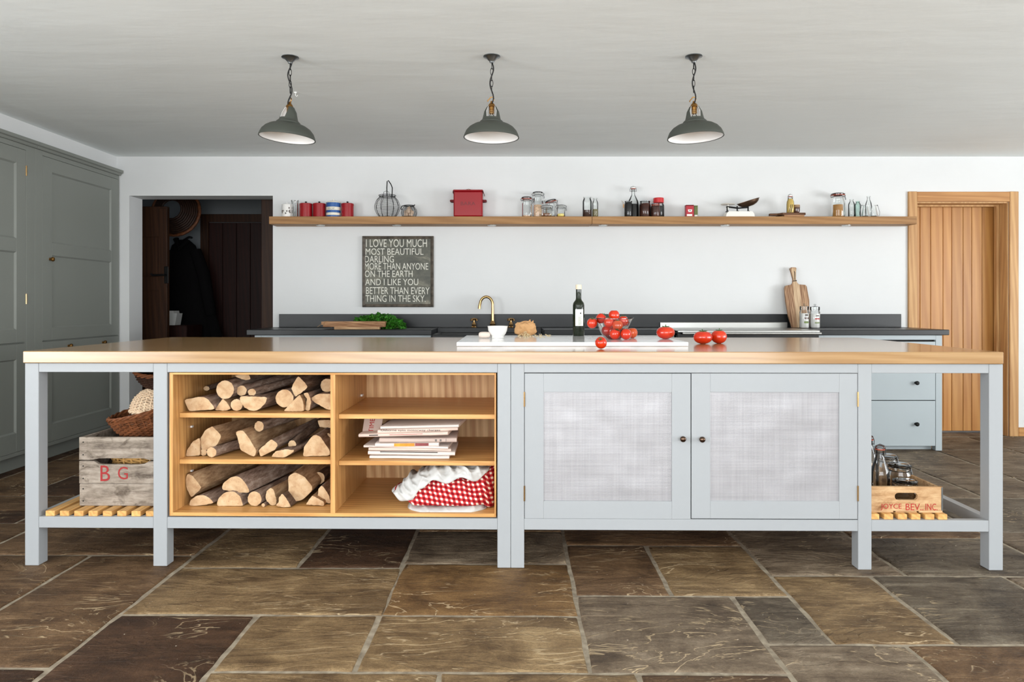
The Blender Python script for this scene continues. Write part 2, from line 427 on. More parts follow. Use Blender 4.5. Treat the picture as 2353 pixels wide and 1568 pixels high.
def special():
    # olive-oil glass
    nt, b = nodes('glass_olive'); b.inputs['Base Color'].default_value = rgb(17, 27, 9)
    b.inputs['Roughness'].default_value = .05; b.inputs['Specular IOR Level'].default_value = .5; b.inputs['Coat Weight'].default_value = .15
    b.inputs['Coat Roughness'].default_value = .02
    # tomato skin
    nt, b = nodes('tomato')
    f = noise_tex(nt, coords(nt, rand=9), 12, 3)
    nt.links.new(ramp(nt, f, [(.3, rgb(190, 30, 6)), (.7, rgb(214, 56, 16))]), b.inputs['Base Color'])
    b.inputs['Roughness'].default_value = .2; b.inputs['Coat Weight'].default_value = .4; b.inputs['Coat Roughness'].default_value = .08
    b.inputs['Subsurface Weight'].default_value = .0
    nt, b = nodes('tomato_orange')
    f = noise_tex(nt, coords(nt, rand=9), 12, 3)
    nt.links.new(ramp(nt, f, [(.3, rgb(200, 58, 22)), (.7, rgb(222, 88, 34))]), b.inputs['Base Color'])
    b.inputs['Roughness'].default_value = .22; b.inputs['Coat Weight'].default_value = .4; b.inputs['Coat Roughness'].default_value = .08
    # marble
    nt, b = nodes('marble')
    f = noise_tex(nt, coords(nt, (1.2, 2, 2)), 5, 6, .6, 1.6)
    nt.links.new(ramp(nt, f, [(.3, rgb(214, 216, 220)), (.5, rgb(240, 240, 242)), (.7, rgb(246, 246, 247))]), b.inputs['Base Color'])
    b.inputs['Roughness'].default_value = .12; b.inputs['Coat Weight'].default_value = .2
    # woven wire panel
    nt, b = nodes('wire_cloth')
    co = coords(nt)
    sx = N(nt, 'ShaderNodeTexWave', bands_direction='X'); sz = N(nt, 'ShaderNodeTexWave', bands_direction='Z')
    for w in (sx, sz):
        nt.links.new(co, w.inputs['Vector']); w.inputs['Scale'].default_value = 48; w.inputs['Distortion'].default_value = .6
        w.inputs['Detail'].default_value = 1; w.inputs['Detail Scale'].default_value = .3
    g = math_(nt, 'MULTIPLY', math_(nt, 'ADD', sx.outputs['Fac'], sz.outputs['Fac']), .5)
    st = noise_tex(nt, coords(nt, (90, 90, 3)), 1, 2); st2 = noise_tex(nt, coords(nt, (3, 90, 90)), 1, 2)
    g2 = math_(nt, 'ADD', math_(nt, 'MULTIPLY', g, .45), math_(nt, 'MULTIPLY', math_(nt, 'ADD', st, st2), .28))
    nt.links.new(ramp(nt, g2, [(.25, rgb(140, 139, 142)), (.75, rgb(174, 172, 175))]), b.inputs['Base Color'])
    b.inputs['Metallic'].default_value = .25; b.inputs['Roughness'].default_value = .42
    bump(nt, b, g, .25, .001)
    # gingham (UV in metres)
    nt, b = nodes('gingham')
    tc = nt.nodes.new('ShaderNodeTexCoord'); sp = nt.nodes.new('ShaderNodeSeparateXYZ'); nt.links.new(tc.outputs['UV'], sp.inputs[0])
    def stripe(o):
        return math_(nt, 'GREATER_THAN', math_(nt, 'FRACT', math_(nt, 'DIVIDE', o, .0215)), .45)
    s1, s2 = stripe(sp.outputs[0]), stripe(sp.outputs[1])
    su = math_(nt, 'MULTIPLY', math_(nt, 'ADD', s1, s2), .5)
    nt.links.new(ramp(nt, su, [(0, rgb(238, 228, 214)), (.5, rgb(186, 62, 62)), (1, rgb(134, 14, 26))]), b.inputs['Base Color'])
    b.inputs['Roughness'].default_value = .9; b.inputs['Specular IOR Level'].default_value = .1
    # sign board
    nt, b = nodes('sign_green')
    f = noise_tex(nt, coords(nt, (1, 1, 2.2)), 6, 5, .6, .8)
    nt.links.new(ramp(nt, f, [(.3, rgb(58, 58, 50)), (.55, rgb(82, 82, 70)), (.72, rgb(132, 126, 110))]), b.inputs['Base Color'])
    b.inputs['Roughness'].default_value = .5
    nt, b = nodes('sign_frame')
    f = noise_tex(nt, coords(nt, (3, 3, 3)), 9, 4)
    nt.links.new(ramp(nt, f, [(.3, rgb(52, 46, 40)), (.7, rgb(104, 94, 82))]), b.inputs['Base Color']); b.inputs['Roughness'].default_value = .6
    # weathered crate boards: grain along X, grey bloom, stains
    for nm, lo, mid, hi, stain, al in (('crate_grey', (84, 74, 66), (138, 126, 114), (172, 160, 147), (70, 58, 48), 3), ('crate_tan', (138, 100, 66), (184, 146, 106), (206, 174, 134), (112, 68, 36), 3)):
        nt, b = nodes(nm)
        g1 = noise_tex(nt, coords(nt, (al, 30, 30), 17), 1.6, 8, .72, .25); g2 = noise_tex(nt, coords(nt, (8, 8, 16), 17), 2.0, 5, .65, .4)
        f = math_(nt, 'ADD', math_(nt, 'MULTIPLY', g1, .6), math_(nt, 'MULTIPLY', g2, .4))
        c = ramp(nt, f, [(.34, rgb(*lo)), (.48, rgb(*mid)), (.62, rgb(*hi))])
        bl = noise_tex(nt, coords(nt, (9, 9, 13), 31), 1.3, 5, .6, .6)
        c = mix(nt, ramp(nt, bl, [(.56, (0, 0, 0)), (.70, (.75, .75, .75))]), c, rgb(*stain))
        nt.links.new(c, b.inputs['Base Color']); b.inputs['Roughness'].default_value = .85; b.inputs['Specular IOR Level'].default_value = .15
        bump(nt, b, g1, .5, .004)
    # bark
    for nm, lo, mid, hi in (('bark', (84, 64, 52), (152, 128, 112), (206, 188, 172)), ('bark_dark', (60, 46, 38), (108, 88, 74), (156, 134, 118)),
                            ('split_wood', (116, 86, 60), (172, 138, 104), (212, 180, 142))):
        nt, b = nodes(nm)
        f = noise_tex(nt, coords(nt, (30, 4.5, 30), 11), 1.5, 7, .72, .15)
        nt.links.new(ramp(nt, f, [(.28, rgb(*lo)), (.5, rgb(*mid)), (.72, rgb(*hi))]), b.inputs['Base Color'])
        b.inputs['Roughness'].default_value = .9; b.inputs['Specular IOR Level'].default_value = .1
        bump(nt, b, f, .8, .012)
    nt, b = nodes('cut_wood')
    f = noise_tex(nt, coords(nt, (1, 1, 1), 11), 28, 4, .6, .3); f2 = noise_tex(nt, coords(nt, (1, 1, 1), 7), 160, 2)
    c = ramp(nt, f, [(.25, rgb(172, 134, 98)), (.5, rgb(196, 164, 128)), (.75, rgb(210, 184, 150))])
    nt.links.new(mix(nt, math_(nt, 'LESS_THAN', f2, .28), c, rgb(144, 108, 78)), b.inputs['Base Color'])
    b.inputs['Roughness'].default_value = .85; b.inputs['Specular IOR Level'].default_value = .1
    bump(nt, b, f2, .25, .003)
    # riven sandstone flags; object colour sets each stone's tone, painted floor light and shade included
    nt, b = nodes('flagstone')
    oi = nt.nodes.new('ShaderNodeObjectInfo')
    co = coords(nt, (1, 1, 1), 40); co2 = coords(nt, (1, 3.0, 1), 40); co3 = coords(nt, (2.2, 11, 2), 40)
    f = noise_tex(nt, co, 3.4, 8, .66, .9); fs = noise_tex(nt, co3, 1.5, 5, .62, 1.3)
    f = math_(nt, 'ADD', math_(nt, 'MULTIPLY', f, .58), math_(nt, 'MULTIPLY', fs, .42))
    c = ramp(nt, f, [(.32, rgb(104, 92, 82)), (.44, rgb(164, 152, 138)), (.54, rgb(208, 198, 184)), (.66, rgb(255, 250, 238))])
    gr = noise_tex(nt, co, 95, 4, .75)
    c = mix(nt, .55, c, ramp(nt, gr, [(.3, rgb(150, 146, 140)), (.7, rgb(255, 255, 255))]), 'MULTIPLY')
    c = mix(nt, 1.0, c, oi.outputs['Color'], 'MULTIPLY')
    big = noise_tex(nt, co2, 1.7, 5, .52, .9)
    st = math_(nt, 'MULTIPLY', big, 11.0); fr = math_(nt, 'FRACT', st); fl = math_(nt, 'FLOOR', st)
    sm = N(nt, 'ShaderNodeMapRange', interpolation_type='SMOOTHSTEP'); nt.links.new(fr, sm.inputs[0])
    sm.inputs[1].default_value = .80; sm.inputs[2].default_value = 1.0
    hgt = math_(nt, 'ADD', fl, sm.outputs[0])
    mask = noise_tex(nt, co, 2.6, 4); mk = ramp(nt, mask, [(.48, (0, 0, 0)), (.62, (1, 1, 1))])
    edge = ramp(nt, fr, [(.87, (0, 0, 0)), (.94, (1, 1, 1)), (.985, (.8, .8, .8)), (1, (0, 0, 0))])
    e2 = math_(nt, 'MULTIPLY', edge, mk)
    c = mix(nt, math_(nt, 'MULTIPLY', e2, .7), c, rgb(188, 166, 132))
    sp = noise_tex(nt, co, 70, 2)
    c = mix(nt, math_(nt, 'GREATER_THAN', sp, .76), c, rgb(180, 168, 150))
    nt.links.new(c, b.inputs['Base Color'])
    b.inputs['Roughness'].default_value = .62; b.inputs['Specular IOR Level'].default_value = .3
    fine = noise_tex(nt, co, 26, 6, .7)
    hh = math_(nt, 'ADD', math_(nt, 'MULTIPLY', hgt, .6), math_(nt, 'MULTIPLY', fine, 1.7))
    bump(nt, b, hh, .7, .007)
    nt, b = nodes('mortar')
    f = noise_tex(nt, coords(nt), 30, 4)
    nt.links.new(ramp(nt, f, [(.3, rgb(120, 108, 92)), (.7, rgb(168, 156, 136))]), b.inputs['Base Color'])
    b.inputs['Roughness'].default_value = .95; bump(nt, b, f, .5, .004)
special()

# ------------------------------------------------------------------ room shell
YW = 6.20                                   # face of the back wall
CEIL = at(0, 360, YW).z                     # ceiling height, about 2.39 m
XL, XR, YR = -3.98, 6.80, -2.6
hx0, hx1 = at(297, 0, YW).x, at(627, 0, YW).x
hz = at(0, 450, YW).z
dx0, dx1 = at(2105, 0, YW).x, at(2317, 0, YW).x
dz = at(0, 464, YW).z
m = MB()
TW = .22
m.box(XL, hx0, YW, YW+TW, 0, CEIL); m.box(hx0, hx1, YW, YW+TW, hz, CEIL); m.box(hx1, dx0, YW, YW+TW, 0, CEIL)
m.box(dx0, dx1, YW, YW+TW, dz, CEIL); m.box(dx1, XR+.2, YW, YW+TW, 0, CEIL)
struct(m.build('wall_back', 'wall_white', ang=0))
m = MB()
m.box(XL-.15, XL, YR, -2.0, 0, CEIL); m.box(XL-.15, XL, 1.2, YW+.2, 0, CEIL); m.box(XL-.15, XL, -2.0, 1.2, 0, .55); m.box(XL-.15, XL, -2.0, 1.2, 2.15, CEIL)
struct(m.build('wall_left', 'wall_white', ang=0))
m = MB()
for a in (-2.0, -.93, .13, 1.2): m.box(XL-.08, XL-.03, a-.03, a+.03, .55, 2.15)
m.box(XL-.08, XL-.03, -2.0, 1.2, .55, .60); m.box(XL-.08, XL-.03, -2.0, 1.2, 2.10, 2.15)
struct(m.build('added_window_left', 'enamel_white'))  # added window, unseen: made up to let in extra light from the left
m = MB()                                     # right wall with its wide side window
wy0, wy1, wz0, wz1 = -1.5, 3.5, .4, 2.2
m.box(XR, XR+.2, YR, wy0, 0, CEIL); m.box(XR, XR+.2, wy1, YW, 0, CEIL)
m.box(XR, XR+.2, wy0, wy1, 0, wz0); m.box(XR, XR+.2, wy0, wy1, wz1, CEIL)
struct(m.build('wall_right', 'wall_white', ang=0))
m = MB()                                     # wall behind the camera with glazed doors
m.box(XL, -2.1, YR-.2, YR, 0, CEIL); m.box(3.5, XR, YR-.2, YR, 0, CEIL); m.box(-2.1, 3.5, YR-.2, YR, 2.25, CEIL); m.box(-2.1, 3.5, YR-.2, YR, 0, .15)
struct(m.build('wall_rear', 'wall_white', ang=0))
m = MB()
for a in (wy0, wy0+1.25, wy0+2.5, wy0+3.75, wy1): m.box(XR+.03, XR+.08, a-.03, a+.03, wz0, wz1)
m.box(XR+.03, XR+.08, wy0, wy1, wz0, wz0+.05); m.box(XR+.03, XR+.08, wy0, wy1, wz1-.05, wz1)
struct(m.build('window_1', 'enamel_white'))
m = MB()
for i in range(5):
    a = -2.1+i*1.4; m.box(a-.035, a+.035, YR-.1, YR-.05, .15, 2.25)
m.box(-2.1, 3.5, YR-.1, YR-.05, .15, .21); m.box(-2.1, 3.5, YR-.1, YR-.05, 2.19, 2.25)
struct(m.build('window_2', 'enamel_white'))
struct(MB().box(XL-.15, XR+.2, YR-.2, YW+.2, CEIL, CEIL+.15).build('ceiling', 'ceiling_white', ang=0))
XC = -3.345                                  # face of the tall cupboards
ctop = at(290, 392, YW-.02).z
struct(MB().box(XL, XC-.03, 1.2, YW, ctop+.002, CEIL).build('wall_soffit', 'wall_white', ang=0))
# skirting right of the plank door
struct(MB().box(at(2338, 0, YW).x, XR, YW-.018, YW, 0, .075, .003).build('baseboard_back', 'oak_frame_x'))

# ------------------------------------------------------------------ flagstone floor
fl = struct(MB().box(XL-.1, XR+.1, YR-.1, 9.2, -.09, -.006).build('floor', 'mortar', ang=0))
FA = R(-.5)
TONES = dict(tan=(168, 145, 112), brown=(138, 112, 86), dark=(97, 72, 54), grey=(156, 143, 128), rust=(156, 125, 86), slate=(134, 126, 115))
def flag(x0, x1, y0, y1, tone=None, g=.008):
    """one flag: ragged outline, worn arris; x,y in the paving's own frame"""
    x0 += g; x1 -= g; y0 += g; y1 -= g
    if x1-x0 < .03 or y1-y0 < .03: return
    cs = [(x0, y0), (x1, y0), (x1, y1), (x0, y1)]
    sd = random.random()*50; out = []
    for i in range(4):
        a, b = cs[i], cs[(i+1) % 4]; L = math.hypot(b[0]-a[0], b[1]-a[1]); n = max(3, int(L/.07))
        for k in range(n):
            t = k/n; px, py = a[0]+(b[0]-a[0])*t, a[1]+(b[1]-a[1])*t
            q = noise.noise(Vector((px*9+sd, py*9, sd)))*.007+noise.noise(Vector((px*30+sd, py*30, sd)))*.003
            nx, ny = (b[1]-a[1])/L, -(b[0]-a[0])/L
            if k == 0: px += random.uniform(-.004, .004); py += random.uniform(-.004, .004)
            out.append((px+nx*q, py+ny*q))
    cx, cy = (x0+x1)/2, (y0+y1)/2; n = len(out)
    def rows(ins, z):
        r = []
        for px, py in out:
            d = math.hypot(px-cx, py-cy); r.append((px-cx-(px-cx)/d*ins, py-cy-(py-cy)/d*ins, z))
        return r
    v = rows(0, -.05)+rows(.0, -.007)+rows(.006, -.0012)+rows(.022, 0)
    f = []
    for k in range(3):
        for i in range(n):
            j = (i+1) % n; f.append((k*n+i, k*n+j, (k+1)*n+j, (k+1)*n+i))
    f.append(tuple(3*n+i for i in range(n)))
    c, s = math.cos(FA), math.sin(FA)
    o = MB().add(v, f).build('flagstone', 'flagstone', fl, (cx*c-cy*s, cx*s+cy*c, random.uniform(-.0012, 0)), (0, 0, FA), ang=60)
    w_ = ('dark', 'dark', 'brown', 'dark') if x0+x1 < -2.0 else ('tan', 'brown', 'grey', 'brown') if x0 < 1.4 else ('grey', 'grey', 'slate', 'brown')  # dim left floor painted in dark tones, brighter right floor in greys
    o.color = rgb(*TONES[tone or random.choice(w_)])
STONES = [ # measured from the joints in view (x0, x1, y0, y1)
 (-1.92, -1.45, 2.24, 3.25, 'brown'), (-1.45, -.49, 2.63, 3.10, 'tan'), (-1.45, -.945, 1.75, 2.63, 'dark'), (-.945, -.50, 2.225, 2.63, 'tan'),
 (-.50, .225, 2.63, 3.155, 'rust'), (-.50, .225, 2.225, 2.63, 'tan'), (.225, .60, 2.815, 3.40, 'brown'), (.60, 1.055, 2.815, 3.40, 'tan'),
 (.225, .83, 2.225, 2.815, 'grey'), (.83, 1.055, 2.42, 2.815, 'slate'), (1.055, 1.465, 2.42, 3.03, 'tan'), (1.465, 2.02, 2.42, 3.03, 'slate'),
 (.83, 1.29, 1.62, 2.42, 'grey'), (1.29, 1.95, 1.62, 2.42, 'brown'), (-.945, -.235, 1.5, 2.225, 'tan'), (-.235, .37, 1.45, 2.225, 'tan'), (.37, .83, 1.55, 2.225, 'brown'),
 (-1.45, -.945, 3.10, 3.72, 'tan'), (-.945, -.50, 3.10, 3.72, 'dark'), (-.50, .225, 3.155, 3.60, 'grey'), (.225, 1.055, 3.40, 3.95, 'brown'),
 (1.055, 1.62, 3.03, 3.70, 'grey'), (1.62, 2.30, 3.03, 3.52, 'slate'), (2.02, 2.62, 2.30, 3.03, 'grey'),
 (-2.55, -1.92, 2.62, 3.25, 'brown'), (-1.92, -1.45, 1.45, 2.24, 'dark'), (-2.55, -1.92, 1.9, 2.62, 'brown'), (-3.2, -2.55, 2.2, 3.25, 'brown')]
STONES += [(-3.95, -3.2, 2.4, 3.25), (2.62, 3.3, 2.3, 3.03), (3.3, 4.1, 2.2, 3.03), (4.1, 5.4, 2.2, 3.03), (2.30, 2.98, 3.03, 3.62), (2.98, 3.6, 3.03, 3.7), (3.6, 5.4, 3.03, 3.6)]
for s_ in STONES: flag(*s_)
def fill(x0, x1, y0, y1):
    """remaining paving in courses that break joint"""
    y = y0
    while y < y1-.05:
        h = random.choice((.42, .5, .58, .66)); h = y1-y if y1-y-h < .3 else h
        x = x0
        while x < x1-.05:
            w = random.choice((.45, .6, .72, .9)); w = x1-x if x1-x-w < .3 else w
            flag(x, x+w, y, y+h); x += w
        y += h
def inside(px, py): return any(a < px < b and c < py < d for a, b, c, d, *_ in STONES)
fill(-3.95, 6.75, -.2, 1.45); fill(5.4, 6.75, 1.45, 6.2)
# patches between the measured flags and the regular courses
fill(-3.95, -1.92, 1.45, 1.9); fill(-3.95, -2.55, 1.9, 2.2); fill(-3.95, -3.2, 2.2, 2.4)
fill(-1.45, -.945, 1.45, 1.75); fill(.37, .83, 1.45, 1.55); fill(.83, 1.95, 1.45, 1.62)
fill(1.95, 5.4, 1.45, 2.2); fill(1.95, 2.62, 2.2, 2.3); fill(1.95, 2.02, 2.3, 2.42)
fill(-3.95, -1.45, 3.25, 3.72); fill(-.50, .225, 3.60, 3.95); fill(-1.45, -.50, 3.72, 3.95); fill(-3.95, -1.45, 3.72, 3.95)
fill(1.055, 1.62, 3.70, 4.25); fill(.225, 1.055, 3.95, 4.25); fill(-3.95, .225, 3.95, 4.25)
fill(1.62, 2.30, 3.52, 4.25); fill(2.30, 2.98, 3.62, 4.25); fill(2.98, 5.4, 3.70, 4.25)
# long flags towards the plank door run away from the camera
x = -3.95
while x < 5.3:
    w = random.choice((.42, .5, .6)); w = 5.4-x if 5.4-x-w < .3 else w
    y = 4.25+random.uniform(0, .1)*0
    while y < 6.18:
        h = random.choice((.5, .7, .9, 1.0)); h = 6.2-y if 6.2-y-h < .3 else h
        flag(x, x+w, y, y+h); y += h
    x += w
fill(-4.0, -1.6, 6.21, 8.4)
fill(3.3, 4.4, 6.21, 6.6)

# ------------------------------------------------------------------ kitchen island
TH = R(-.8); IO = Vector((0, 3.10, 0))
EX = Vector((math.cos(TH), math.sin(TH), 0)); EY = Vector((-math.sin(TH), math.cos(TH), 0))
def il(px, py, ly=0.0):
    """pixel -> (x, z) on the island's own plane ly metres behind its front"""
    d = Vector(((px-VX)/F, 1, 0)); t = (IO.dot(EY)+ly)/d.dot(EY)
    return (d*t-IO).dot(EX), H-(py-VY)*t/F
def iw(lx, ly, z):
    return IO+EX*lx+EY*ly+Vector((0, 0, z))
def ix(px, ly=0.0): return il(px, 900, ly)[0]
ZT, ZB = .927, .876
DEP = 1.30
wt = MB().box(ix(52, -.012), ix(2307, -.012), -.012, DEP+.012, ZB, ZT, .003).build('worktop', 'oak_worktop', None, IO, (0, 0, TH))
tag(wt, 'long thick oak worktop on the grey painted island', 'worktop')
ZR0, ZR1, RB0, RB1 = .836, ZB-.001, .163, .211
xs = {k: ix(v) for k, v in dict(a0=57, a1=88.5, b0=352, b1=383.5, c0=1143, c1=1173.4, d0=1174, d1=1204.5, e0=1972, e1=2003, f0=2273, f1=2305).items()}
LW = .062
def leg(parent, x0, x1, y0): MB().box(x0, x1, y0, y0+LW, 0, ZB-.001, .002).build('leg', 'paint_island', parent)
def rail(parent, x0, x1, y0, z0, z1, name='rail', d=.03): MB().box(x0, x1, y0, y0+d, z0, z1, .0015).build(name, 'paint_island', parent)
UL = thing('island_unit', 'grey painted island half with oak log shelves and a slatted crate bay', 'kitchen island', IO, TH)
UR = thing('island_unit', 'grey painted island half with two mesh-panelled doors and a slatted end bay', 'kitchen island', IO, TH)
YB = DEP-LW
for U, cols in ((UL, ('a', 'b', 'c')), (UR, ('d', 'e', 'f'))):
    for c in cols:
        leg(U, xs[c+'0'], xs[c+'1'], 0); leg(U, xs[c+'0'], xs[c+'1'], YB)
    for p, q in zip(cols, cols[1:]):
        for y_ in (.002, DEP-.032):
            rail(U, xs[p+'1'], xs[q+'0'], y_, ZR0, ZR1, 'top_rail'); rail(U, xs[p+'1'], xs[q+'0'], y_, RB0, RB1, 'bottom_rail')
    for c in cols:
        for z0, z1 in ((ZR0, ZR1), (RB0, RB1)):
            MB().box(xs[c+'0']+.012, xs[c+'1']-.012, LW, YB, z0, z1).build('side_rail', 'paint_island', U)
# slatted shelves of the end bays
sl = None
def slat(U, x0, x1):
    MB().box(x0, x1, .012, DEP-.012, RB1, RB1+.0225, .0015).build('slat', 'oak_slat', U)
p0 = ix(100); pitch = (ix(133)-ix(100)); wd = ix(121)-ix(100)
for i in range(8):
    slat(UL, p0+i*pitch, min(p0+i*pitch+wd, xs['b0']+.03))
for a in (2003, 2035, 2067, 2098, 2130, 2160): slat(UR, ix(a), ix(a+21))
# back and end panels
MB().box(xs['b1'], xs['c0'], DEP-.06, DEP-.045, RB1, ZR0).build('back_panel', 'paint_island', UL)
MB().box(xs['d1'], xs['e0'], DEP-.06, DEP-.045, RB1, ZR0).build('back_panel', 'paint_island', UR)
# oak shelving set into the left half
bx0, bz1 = il(388, 857); bx1, bz0 = il(1140, 1190)
BD = .64; T = .0175
ci0, _ = il(396, 900); _, cz1 = il(396, 861.5); cr1, _ = il(1136, 900); _, cz0 = il(700, 1180)
dv0, dv1 = ix(758.5), ix(769.5)
B0 = .004
MB().box(bx0, ci0, B0, BD, bz0, bz1, .001).build('side_panel', 'oak_box_z', UL)
MB().box(cr1, bx1, B0, BD, bz0, bz1, .001).build('side_panel', 'oak_box_z', UL)
MB().box(ci0, cr1, B0, BD, cz1, bz1, .001).build('top_panel', 'oak_box_x', UL)
MB().box(ci0, cr1, B0, BD, bz0, cz0, .001).build('bottom_panel', 'oak_box_x', UL)
MB().box(dv0, dv1, B0, BD, cz0, cz1, .001).build('divider', 'oak_box_z', UL)
MB().box(bx0, bx1, BD, BD+.012, bz0, bz1).build('shelf_back', 'oak_back', UL)
SH = {}
for key, xa, xb, ya, yb in (('l1', ci0, dv0, 950, 960.5), ('l2', ci0, dv0, 1056.5, 1067), ('r1', dv1, cr1, 952.5, 963), ('r2', dv1, cr1, 1059.5, 1070)):
    ly = .062; zt = il(900 if key[0] == 'r' else 600, ya, ly)[1]; zb = il(900 if key[0] == 'r' else 600, yb, ly)[1]
    SH[key] = zt
    MB().box(xa+.001, xb-.001, ly, BD-.002, zb, zt, .001).build('shelf', 'oak_box_x', UL)
SH['l3'] = SH['r3'] = cz0
for px, py in ((429, 982), (430, 1084)):
    a, z = ci0, il(px, py, .16)[1]
    MB().box(a, a+.008, .17, .185, z-.004, z+.004).build('shelf_pin', 'white_plastic', UL)
a, z = dv1, il(833, 908, .52)[1]; MB().box(a, a+.008, .5, .53, z-.005, z+.005).build('shelf_pin', 'white_plastic', UL)
# right half: face frame and doors
MB().box(xs['d0']+.012, xs['d0']+.03, .062, DEP-.07, RB1, ZR0).build('end_panel', 'paint_island', UR)
MB().box(xs['e1']-.03, xs['e1']-.012, .062, DEP-.07, RB1, ZR0).build('end_panel', 'paint_island', UR)
MB().box(xs['d1'], xs['e0'], .03, DEP-.07, RB1-.02, RB1-.002).build('cabinet_floor', 'oak_box_x', UR)
MB().box(xs['d1'], xs['e0'], .034, .04, RB1, ZR0).build('door_stop_or_gap_shade', 'gap_shade_paint', UR)  # dark sheet behind both doors, painting the shade in their gaps
def idoor(p0, p1, q0, q1, knob, hx):
    x0, z1 = il(p0, 858.5); x1, z0 = il(p1, 1194)
    a0, b1 = il(q0, 902); a1, b0 = il(q1, 1153)
    g = MB(); D0, D1 = .002, .026
    g.box(x0, a0, D0, D1, z0, z1, .001); g.box(a1, x1, D0, D1, z0, z1, .001); g.box(a0, a1, D0, D1, b1, z1, .001); g.box(a0, a1, D0, D1, z0, b0, .001)
    d = g.build('door', 'paint_island', UR); d['label'] = 'grey framed door with a woven wire mesh panel'
    nx, nz = 40, 34; v = []; f = []; sd = p0*.37
    for i in range(nx+1):
        for k in range(nz+1):
            u, w = i/nx, k/nz; e = min(1, 8*min(u, 1-u, w, 1-w))
            y = .008+.0035*e*noise.noise(Vector((u*3+sd, w*3, sd)))+.0018*e*noise.noise(Vector((u*7+sd, w*7, 3)))
            v.append((a0+(a1-a0)*u, y, b0+(b1-b0)*w))
    for i in range(nx):
        for k in range(nz):
            q = i*(nz+1)+k; f.append((q, q+nz+1, q+nz+2, q+1))
    v2 = [(x, .013, z) for x, y, z in v]; n = len(v)
    g = MB().add(v, f); g.add(v2, [t[::-1] for t in f]); g.build('mesh_panel', 'wire_cloth', d, ang=180)
    kx, kz = il(*knob)
    g = MB(); T_ = Matrix.Translation((kx, .002, kz)) @ Matrix.Rotation(R(90), 4, 'X')
    g.lathe([(.0, .030), (.006, .0297), (.0105, .027), (.0128, .022), (.0122, .017), (.008, .0125), (.005, .009), (.0055, .002), (.008, .0), (0, 0)], 20, T_)
    g.build('knob', 'bronze', d)
    hx_ = ix(hx)
    for ya, yb in ((901, 935), (1117, 1152)):
        za = il(hx, ya)[1]; zb = il(hx, yb)[1]
        MB().tube([(hx_, .0, zb), (hx_, .0, za)], .0035, 8).build('hinge', 'brass', d)
idoor(1205.6, 1587.3, 1249, 1544, (1567.5, 1008), 1205); idoor(1589.3, 1971, 1632.5, 1929, (1611.5, 1009), 1971.5)

# ------------------------------------------------------------------ tall cupboards on the left
def cy(px): return XC*F/(px-VX)                    # distance of a point seen at px on the cupboard front
def cz(px, py): return H-(py-VY)*cy(px)/F
def xpanel(g, x, y0, y1, z0, z1, hs, t=.022, rec=.010):
    """framed front facing +X with sunk panels hs=[(y0,y1,z0,z1)...] stacked vertically, joined in g"""
    ya = min(h[0] for h in hs); yb = max(h[1] for h in hs)
    g.box(x-t, x, y0, ya, z0, z1, .001); g.box(x-t, x, yb, y1, z0, z1, .001)
    zz = z0
    for h in sorted(hs, key=lambda q: q[2]):
        g.box(x-t, x, ya, yb, zz, h[2], .001); zz = h[3]
    g.box(x-t, x, ya, yb, zz, z1, .001)
def sunk(parent, x, h, rec=.011):
    g = MB(); y0, y1, z0, z1 = h
    g.box(x-.021, x-rec, y0+.008, y1-.008, z0+.008, z1-.008)
    # quadrant bead running round the panel
    e = .010
    for a, b in (((y0, z0), (y1, z0)), ((y1, z0), (y1, z1)), ((y1, z1), (y0, z1)), ((y0, z1), (y0, z0))):
        cyy, czz = (y0+y1)/2, (z0+z1)/2
        def ins(p, d): return (p[0]+(d if p[0] < cyy else -d), p[1]+(d if p[1] < czz else -d))
        ai, bi = ins(a, e), ins(b, e)
        g.add([(x-.001, *a), (x-.001, *b), (x-rec, *bi), (x-rec, *ai)], [(0, 1, 2, 3)])
    return g.build('panel', 'paint_tall', parent, ang=20)
def xknob(parent, x, y, z, mat='brass_old', s=1.0):
    T_ = Matrix.Translation((x, y, z)) @ Matrix.Rotation(R(90), 4, 'Y') @ Matrix.Diagonal((s, s, s, 1))
    MB().lathe([(0, .034), (.008, .033), (.0145, .029), (.0165, .023), (.015, .016), (.008, .011), (.006, .003), (.010, 0), (0, 0)], 18, T_).build('knob', mat, parent)
zt = at(290, 404, YW-.02).z
